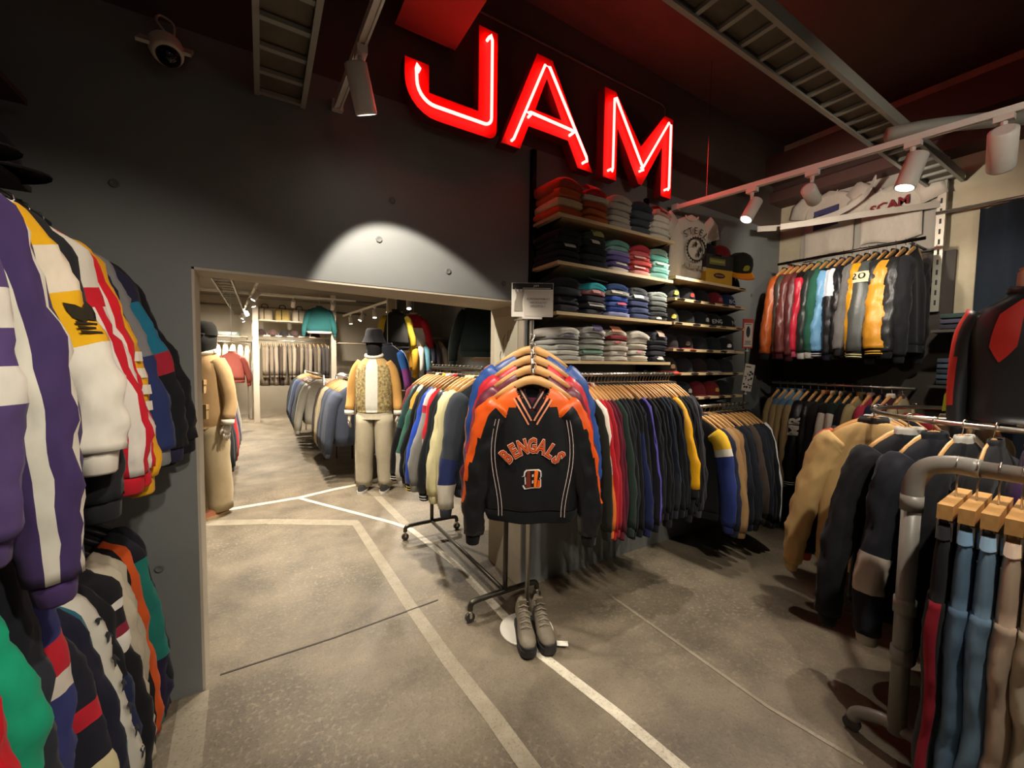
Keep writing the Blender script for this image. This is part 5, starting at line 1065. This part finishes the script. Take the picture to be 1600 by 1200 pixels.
# ------------------------------------------------------------------ back room
CAMO = surf('patterned_vest', '4a3d26', 'b5a06a', 38, .9, .2, fine=90)
def mannequin(loc, rz, label, jacket, jk, pants, shoec, sole, hat=None, vest=None, parts=None):
    e = empty('mannequin', loc, rz, label, 'mannequin'); e.scale = (1.05, 1.05, 1.05); SK = M('b9ada0', 'paint', .5)
    # continuous figure
    m = loft([(1.78, .03, .035, 0), (1.765, .065, .075, 0), (1.70, .078, .095, -.005), (1.62, .07, .088, -.01), (1.56, .05, .06, -.01), (1.50, .055, .058, 0), (1.46, .10, .07, 0), (1.43, .18, .10, 0), (1.36, .20, .115, 0), (1.2, .17, .11, 0), (1.05, .15, .10, 0), (.92, .17, .115, 0), (.86, .165, .11, 0)], 18, SK)
    for sg in (-1, 1):
        pth = spline([(sg*.155, 0, 1.40), (sg*.205, 0, 1.28), (sg*.245, .01, 1.08), (sg*.262, -.03, .86)], 10); m.tube(pth, [.05-.0025*k for k in range(11)], SK, 10)
        m.tube(spline([(sg*.085, 0, .90), (sg*.095, -.005, .5), (sg*.105, .01, .08)], 8), [.075-.0045*k for k in range(9)], SK, 10)
        hx = sg*.264
        m.tube([(hx, -.03, .87), (hx, -.04, .82), (hx, -.045, .785)], [(.032, .017), (.038, .017), (.034, .014)], SK, 10)
        for k in range(4):
            y = -.072+.019*k; l = (.055, .068, .072, .06)[k]; m.tube([(hx, y, .79), (hx-sg*.004, y, .79-l*.5), (hx-sg*.014, y+.006, .79-l)], [.0085, .008, .006], SK, 6)
        m.tube([(hx, -.06, .845), (hx-sg*.012, -.088, .815), (hx-sg*.016, -.095, .785)], [.011, .010, .007], SK, 6)
    m.build('figure', e, True)
    PM = M(pants)
    m = loft([(1.04, .165, .12, 0), (.98, .175, .125, 0), (.90, .19, .13, 0), (.82, .195, .13, 0)], 18, PM)
    for sg in (-1, 1): m.tube(spline([(sg*.095, 0, .86), (sg*.105, -.008, .55), (sg*.115, .012, .30), (sg*.12, .012, .05)], 10), [(.118-.001*k, .105-.002*k) for k in range(11)], PM, 14, jit=.10, seed=sg)
    m.build('trousers', e, True)
    JM = M(jacket[0])
    m = loft([(1.52, .075, .07, 0), (1.47, .13, .095, 0), (1.42, .185, .12, 0), (1.34, .205, .14, 0), (1.15, .205, .15, 0), (.98, .205, .155, 0), (jk, .20, .15, 0), (jk-.03, .18, .14, 0)], 24, JM, (lambda i, j: M(vest[1]) if vest and   .71 < j < .79 else (CAMO if vest and i > 1 else JM))); m.build('jacket_body', e, True)
    m = MB(); m.tube([(.085*math.cos(2*math.pi*k/16), .075*math.sin(2*math.pi*k/16)-.005, 1.525+.02*math.sin(2*math.pi*k/16)) for k in range(17)], .022, M(jacket[2]), 8, cap=False); m.build('jacket_collar', e, True)
    for sg in (-1, 1):
        m = MB(); m.tube(spline([(sg*.13, 0, 1.435), (sg*.195, 0, 1.35), (sg*.235, .005, 1.2), (sg*.252, .01, 1.05), (sg*.266, -.03, .91)], 12), [(.072-.0015*k, .068-.0015*k) for k in range(13)], M(jacket[1]), 12, jit=.10, seed=5); so = m.build('jacket_sleeve', e, True)
        m = MB(); m.tube([(sg*.266, -.03, .915), (sg*.267, -.034, .865)], .052, M(jacket[2]), 12); m.build('cuff', so, True)
    if parts:
        for (x0, x1, z0, z1) in parts:
            m = MB(); m.box(x0, x1, -.164, -.14, z0, z1, M(jacket[1])); m.box(x0-.006, x1+.006, -.169, -.14, z1-.035, z1+.01, JM); m.build('pocket', e)
    for sg in (-1, 1):
        m = loft([(.0, .05, .135, -.05), (.03, .05, .135, -.05)], 16, M(sole)); m.build('shoe_sole', e)
        m = loft([(.03, .047, .13, -.05), (.06, .045, .12, -.045), (.085, .038, .08, -.01), (.11, .034, .05, .02)], 16, M(shoec)); sh_ = m.build('shoe', e, True)
        for o in (sh_,): o.location.x = sg*.12
        bpy.data.objects[o.name]; [setattr(ob.location, 'x', sg*.12) for ob in e.children if ob.name.startswith('shoe_sole') and abs(ob.location.x) < .01]
    if hat:
        kind, hc = hat; m = MB()
        if kind == 'bucket': m.lathe([(.135, 1.665), (.13, 1.67), (.10, 1.745), (.092, 1.80), (.075, 1.825), (.001, 1.83)], M(hc), (0, 0, 0), 20, cap=False)
        else:
            m.lathe([(.098, 1.68), (.098, 1.72), (.088, 1.77), (.06, 1.805), (.001, 1.815)], M(hc), n=20, cap=False); m.prism([(-.08, -.07), (-.07, -.14), (0, -.165), (.07, -.14), (.08, -.07)], lambda u, v, d: (u, v, d), 1.685, 1.695, M(hc))
            m.box(-.05, .05, -.103, -.096, 1.715, 1.735, M('c9c4ba'))
        m.build('hat', e, True)
        m = loft([(1.69, .085, .10, -.005), (1.60, .082, .10, -.01), (1.52, .075, .085, -.008), (1.49, .075, .08, 0)], 18, M(hc)); m.build('face_cover', e, True)
    return e
mannequin((-.47, 4.97, 0), -yaw-R(12), 'mannequin in tan pocket jacket, khaki trousers and black cap', ('a5845a', 'a88a60', 'c2b8a2'), .86, '9a8868', '7a4a30', 'a08660', hat=('cap', '15140f'), parts=[(-.16, -.03, 1.16, 1.27), (-.18, -.04, .93, 1.05), (.03, .16, 1.16, 1.27), (.04, .18, .93, 1.05)])
mannequin((1.13, 4.97, 0), -yaw+R(6), 'mannequin in patterned vest, wide khaki trousers and black hat', ('a98a58', 'b5884a', 'c9c4b8'), .93, 'a59b84', '1c1a18', 'c9c4b8', hat=('bucket', '1a1719'), vest=('camo', 'c2bfb4'))

def simple_row(items, p0, p1, rz, where, base, hang=True, name='jacket'):
    rack(items, p0, p1, rz, where, 'wooden hangers '+where, 'wooden coat hanger '+where, hang='wood' if hang else None, base=dict(dict(lod=0, collar=False, hem=False), **base), name=name)
rail((.98, 5.35, 1.30), (.98, 6.85, 1.30), 'clothes rail of beige and slate jackets behind the vest mannequin', posts=True)
def multi(specs):
    out = []
    for lab, cs in specs:
        for c in cs: out.append((lab, dict(c=c, group=lab)))
    return out
r1 = multi([('dark brown jacket on the rail behind the vest mannequin', ['3c332c', '463a30']), ('cream jacket on the rail behind the vest mannequin', ['a89a7a', 'b3a684', '9a8d70']), ('slate blue work jacket on the rail behind the vest mannequin', ['3a3f4c', '424754', '363b48', '3e4350', '454a58', '383d4a'])])
simple_row(r1, (.98, 6.75, 1.305), (.98, 5.42, 1.305), 0, 'on the rail behind the vest mannequin', dict(L=.74, SL=.66, W=.24, fl=(.06, 0), sr=.07, T=.06))
rail((.80, 6.9, 1.30), (.80, 9.9, 1.30), 'far clothes rail of navy and purple windbreakers', posts=True)
r1 = multi([('black jacket on the far windbreaker rail', ['1c1c22', '23242a', '1a1d26']), ('steel blue jacket on the far windbreaker rail', ['4a5a6c', '3a4a60']), ('navy windbreaker on the far rail', ['262c44', '2c3350', '222842']), ('purple windbreaker on the far rail', ['4a4474']), ('grey green anorak on the far windbreaker rail', ['4a5450', '535c58', '3e4846']), ('white jacket at the end of the far windbreaker rail', ['b9b4a6'])])
simple_row(r1, (.80, 9.8, 1.305), (.80, 7.3, 1.305), 0, 'on the far windbreaker rail', dict(L=.72, SL=.64, W=.24, fl=(.08, 0), sr=.10, T=.09))
# low shelf with caps behind those rails
e = empty('display_table', (1.45, 7.6, 0), label='brown shelf table with caps beside the windbreaker rail', cat='table')
m = MB(); m.box(-.3, .3, -1.95, 2.4, 1.08, 1.12, M('6a5744', 'wood')); m.build('table_top', e)
m = MB(); m.box(-.28, .28, -1.9, 2.3, .80, .83, M('5a4a3a', 'wood')); m.build('lower_board', e)
for y in (-1.9, -.9, .2, 1.3, 2.3):
    for x in (-.28, .26): m = MB(); m.box(x, x+.03, y, y+.03, 0, 1.08, M('4a4038', 'metal', .5)); m.build('leg', e)
for k, (x, y, c, b, lb) in enumerate([(1.28, 5.85, 'bab4a6', 'b0aa9c', 'white cap on the brown shelf table'), (1.30, 6.25, 'c2bcae', 'b5afa2', 'cream cap beside the white one on the table'), (1.28, 6.9, 'c07a34', 'b06a2a', 'orange cap on the brown shelf table'), (1.30, 7.5, '4a4c40', '3e4036', 'olive cap on the brown shelf table'), (1.28, 8.2, 'b9b4a8', 'a9a498', 'grey white cap at the far end of the table'), (1.5, 6.5, '2a2c2a', '222422', 'dark cap on the brown shelf table'), (1.52, 5.82, 'c9c4b8', 'bdb8ac', 'off-white cap beside the patterned vest'), (1.5, 7.2, '55584a', '4a4d40', 'moss green cap on the brown shelf table')]):
    cap((x, y, 1.121), R(-70+k*9), c, b, lb, 'caps on the brown shelf table', s=1.5)
# far wall rails
rail((-.15, 11.9, 2.0), (1.55, 11.9, 2.0), 'high clothes rail of brown overcoats at the far wall', posts=True)
COATS = ['6d6150', '75695a', '6a5e50', '7a6e60', '3c3026', '6f6456', '62574a', '7c7262', '352a22', '6c6252', '5c5248', '746a5c', '4a4036', '6a6050', '383230', '403a36']
simple_row([('brown grey overcoat at the far wall', dict(c=c, kind='cloth', group='brown grey overcoats at the far wall', name='coat')) for c in COATS], (.02, 11.9, 2.005), (1.45, 11.9, 2.005), R(-90), 'at the far wall', dict(L=1.05, SL=.62, W=.24, fl=(0, .02), sr=.05, T=.05))
rail((-2.1, 12.3, 1.95), (-.25, 12.3, 1.95), 'clothes rail of pale shirts at the far wall', posts=True)
SH = ['c08a64', 'c49a7a', 'b9b4ac', 'a9a9b0', 'bdb6a8', 'b0b4bc', 'a3a8b4', 'b8b2a4', 'c2b99c', 'b5ae94', 'c4bfae', 'b09c84']
simple_row([('pale shirt on the rail at the far wall', dict(c=c, group='pale shirts at the far wall', name='shirt')) for c in SH], (-2.0, 12.3, 1.955), (-.3, 12.3, 1.955), R(-90), 'for pale shirts', dict(L=.72, SL=.5, W=.22, fl=(0, .02), sr=.06, T=.06), name='shirt')
for (x0, x1, y, z, lb) in ((-.2, 1.55, 11.9, 2.12, 'far shelf with dark caps above the overcoats'), (-.2, 1.5, 12.0, 2.50, 'highest far shelf with canvas bags'), (-2.2, -.3, 12.4, 2.10, 'far shelf of folded shirts above the pale shirts'), (1.6, 2.6, 11.9, 2.0, 'far shelf beyond the teal sweatshirt')):
    e = empty('far_shelf', (x0, y, z), label=lb, cat='shelf'); m = MB(); m.box(0, x1-x0, -.2, .2, -.03, 0, M('b5a68c', 'wood')); m.build('board', e)
    for xx in (0, x1-x0-.03): m = MB(); m.box(xx, xx+.03, .17, .2, -z, -.03, M('a9a294', 'metal', .5)); m.build('upright', e)
def bag(x, y, z, c, st, lb):
    e = empty('canvas_bag', (x, y, z), 0, lb, 'bag', 'canvas bags on the far shelf')
    m = loft([(0, .15, .07, 0), (.05, .17, .08, 0), (.22, .16, .06, 0), (.30, .13, .03, 0)], 14, M(c)); m.build('bag_body', e, True)
    m = MB(); m.box(-.03, -.01, -.085, -.06, .02, .28, M(st)); m.build('strap', e); m = MB(); m.tube(spline([(-.07, -.03, .29), (-.05, -.03, .38), (.05, -.03, .38), (.07, -.03, .29)], 10), .012, M(st), 6); m.build('handle', e, True)
for k, (c, st) in enumerate([('b5a68a', '5a4632'), ('b39a5c', '3d3528'), ('bdb09a', '3a3430'), ('c2b59c', '6a5a44')]): bag(.08+.38*k, 11.95, 2.50, c, st, ('beige canvas bag with brown strap', 'khaki canvas bag with dark strap', 'cream canvas bag with black strap', 'pale canvas bag at the shelf end')[k])
for k in range(6): cap((0+.24*k, 11.85, 2.121), R(-10+7*k), ('2a1c1a', '4a3430', '1c1718', '3a2a28', '241a1c', '302420')[k], '1c1517', 'dark brown cap on the far shelf above the overcoats', 'dark caps on the far shelf', s=1.2)
for k in range(3): folded((-1.9+.6*k, 12.35, 2.101), .5, .32, .10, ('8d9894', 'a0a4a0', '96a09c')[k], 'pale folded shirt on the shelf above the pale shirts', 'folded shirts on the far shelf', 300+k)
def wall_garment(lab, loc, rz, **kw):
    garment('sweatshirt', 'sweatshirt', loc, rz, lab, None, **dict(dict(lod=0, T=.06, sr=.06), **kw))
    m = MB(); m.tube([(loc[0], loc[1], loc[2]-.09), (loc[0], loc[1], 3.2)], .006, CHROME, 6); m.box(loc[0]-.12, loc[0]+.12, loc[1]-.01, loc[1]+.01, loc[2]-.10, loc[2]-.085, CHROME); tag(m.build('hanging_rod'), 'thin rod from the ceiling holding the '+' '.join(lab.split()[:4]), 'hanging rod')
wall_garment('teal sweatshirt hung on the far post', (1.26, 11.5, 2.95), R(-15), c='1c4c4c', s='1f5252', L=.62, SL=.52, W=.30, he='a9a498', collar=True, seed=5)
wall_garment('black and yellow jacket hung on the grey partition', (1.92, 6.9, 2.45), R(-25), c='1c1a18', s='b59a28', L=.6, SL=.5, W=.22, seed=6)
wall_garment('red and white jacket hung on the grey partition', (2.22, 6.9, 2.42), R(-20), c='c2bcae', sh='9a1c26', s='a8202c', yoke=-.28, L=.6, SL=.45, W=.22, seed=7)
wall_garment('dark bottle green sweatshirt hung by the doorway pillar', (2.05, 4.1, 2.28), R(-30), c='14201d', s='121a18', L=.55, SL=.48, W=.2, seed=9)
wall_garment('dark jacket with blue and purple sleeve behind the vest mannequin', (1.55, 6.0, 1.85), R(-20), c='20222a', s='2a5a9c', bands=[(.5, 1.1, '7a3a7c')], L=.66, SL=.5, W=.22, seed=12)
wall_garment('coral pink jacket with dark hat on the far side', (-.55, 10.6, 1.75), R(-10), c='c0685c', s='bd6257', L=.6, SL=.5, W=.24, seed=13)
rail((2.12, 6.95, 1.95), (2.88, 6.95, 1.95), 'clothes rail of shirts on the grey partition', posts=True)
simple_row([(l, dict(c=c, group='shirts on the grey partition')) for l, c in (('mustard shirt on the grey partition rail', 'b5841c'), ('white shirt on the grey partition rail', 'b9b6aa'), ('sky blue shirt on the grey partition rail', '6a9cac'), ('slate shirt on the grey partition rail', '4a4c5a'), ('plum grey shirt on the grey partition rail', '4c4650'), ('ivory shirt on the grey partition rail', 'b5ae9c'))], (2.2, 6.95, 1.955), (2.72, 6.95, 1.955), R(-90), 'on the grey partition rail', dict(L=.5, SL=.4, W=.2, fl=(0, .02), T=.06, sr=.06), name='shirt')
# left far side: jackets beside the tan mannequin
rail((-.62, 5.2, 1.25), (-.62, 7.2, 1.25), 'clothes rail beside the tan mannequin', posts=True)
simple_row([('black coat on the rail beside the tan mannequin', dict(c='17181a', group='black coats beside the tan mannequin')), ('black coat on the rail beside the tan mannequin', dict(c='1b1c1e', group='black coats beside the tan mannequin')), ('bright red jacket beside the tan mannequin', dict(c='a81c24', s='b51e28', fl=(0, .06))), ('slate teal jacket beside the tan mannequin', dict(c='3a4a52', s='3e4e56')), ('grey camouflage jacket beside the tan mannequin', dict(c='6a6a5c', s='707062', cu='2c3438')), ('dark plum jacket beside the tan mannequin', dict(c='4a3a5c')), ('striped white jacket beside the tan mannequin', dict(c='a9a498', s='b0aa9e'))], (-.62, 5.45, 1.255), (-.62, 7.1, 1.255), 0, 'beside the tan mannequin', dict(L=.80, SL=.66, W=.24, fl=(0, .05), sr=.08, T=.08))
# column, shelving posts, framed picture, mirror
for (x, y, lb) in ((-.12, 11.6, 'square white column beside the overcoats'), (1.60, 11.6, 'square white column beyond the teal sweatshirt'), (1.93, 7.25, 'pale post at the edge of the grey partition')):
    m = MB(); m.box(x-.06, x+.06, y-.06, y+.06, 0, 3.2, M('b5aa98', 'plain')); tag(m.build('column_post'), lb, 'post')
e = empty('picture_frame', (2.82, 5.4, 1.55), R(-60), 'wooden framed black and white picture on the grey partition', 'picture frame')
m = MB(); m.box(-.22, .22, -.02, 0, 0, .34, M('8d6a4c', 'wood')); m.build('frame', e); m = MB(); m.box(-.17, .17, -.024, -.02, .05, .29, M('b5b0a2', 'plain'))
for k in range(5): m.box(-.15+.06*k, -.11+.06*k, -.026, -.024, .10, .22, M('2a2622', 'plain'))
m.build('print', e)
e = empty('paper_poster', (1.488, 2.53, 1.25), R(-90), 'white paper with pencil scribbles on the doorway pillar', 'poster')
m = MB(); m.box(-.16, .16, -.004, 0, 0, .62, M('bdb6a2', 'plain')); m.build('sheet', e)
m = MB(); rnd = random.Random(3)
for k in range(9):
    x, z = rnd.uniform(-.12, .12), rnd.uniform(.05, .5); m.tube([(x, -.0055, z), (x+rnd.uniform(-.03, .03), -.0055, z+.05), (x+rnd.uniform(-.03, .03), -.0055, z+.08)], .002, M('7a7466', 'plain'), 5)
m.build('scribbles', e)
# back room ceiling services
cable_ladder(-.62, 7.4, -.36, 13.3, 2.70, 'far cable ladder under the back room ceiling', .3, along='y', board=False)
track((-.02, 7.3, 2.72), (-.45, 13.2, 2.72), 'white lighting track running to the far wall')
track((2.10, 6.4, 2.62), (1.75, 11.0, 2.62), 'white lighting track above the grey partition')
for k, y in enumerate((5.6, 8.6, 11.4)):
    m = MB(); m.tube([(-3.0, y+2, 2.95), (2.8 if k else -.2, y+2, 2.95)], .03, M('a9a294', 'metal', .5), 10); tag(m.build('ceiling_pipe', smooth=True), ('first', 'second', 'third')[k]+' pale pipe crossing under the back room ceiling', 'pipe')
WB_ = (1, .90, .75)
def bl(p, aim, w_, lab, ang=100): spot_lamp(p, aim, w_*3.6, ang, lab, color=WB_, group='back room spotlights', blend=.8, radius=.05)
for k in range(6):
    t = k/5; bl((-.07-.36*t, 8.0+4.9*t, 2.72), (.6 if k % 2 else -1.2, 7.6+5*t, .6), 120, 'white spotlight on the track running to the far wall')
for k in range(5):
    t = k/4; bl((2.08-.28*t, 6.7+3.6*t, 2.62), (1.0 if k % 2 else 1.9, 6.0+4*t, .9), 90, 'white spotlight on the track above the grey partition')
track((.55, 2.95, 3.0), (.35, 6.6, 3.0), 'white lighting track just behind the doorway')
for y, ax, ay, w_ in ((3.1, 1.1, 3.3, 70), (3.9, .5, 4.4, 90), (4.9, -.4, 5.4, 90), (5.6, 1.0, 5.2, 110)):
    bl((.547-.055*(y-3), y, 3.0), (ax, ay, .4), w_, 'white spotlight on the track just behind the doorway', 110)
track((-1.9, 10.2, 2.9), (1.9, 10.2, 2.9), 'white lighting track added across the far end')  # track and its heads are added to brighten the dark coat rails
for x in (-1.4, -.2, .6, 1.4): bl((x, 10.2, 2.9), (x*.9, 12.0, 1.3), 70, 'white spotlight added across the far end to light the clothes', 90)
# caps on the side-wall shelf
for k, (y, c, b, lb) in enumerate([(2.05, '14141a', '17171c', 'black cap at the wall end of the side shelf'), (1.85, '5a1d22', '17171a', 'black and red cap on the side shelf'), (1.65, 'a8a49c', '1a1a1c', 'white and black cap on the side shelf')]): cap((-.79, y, 2.156), R(75), c, b, lb, 'caps on the side shelf', s=1.2)
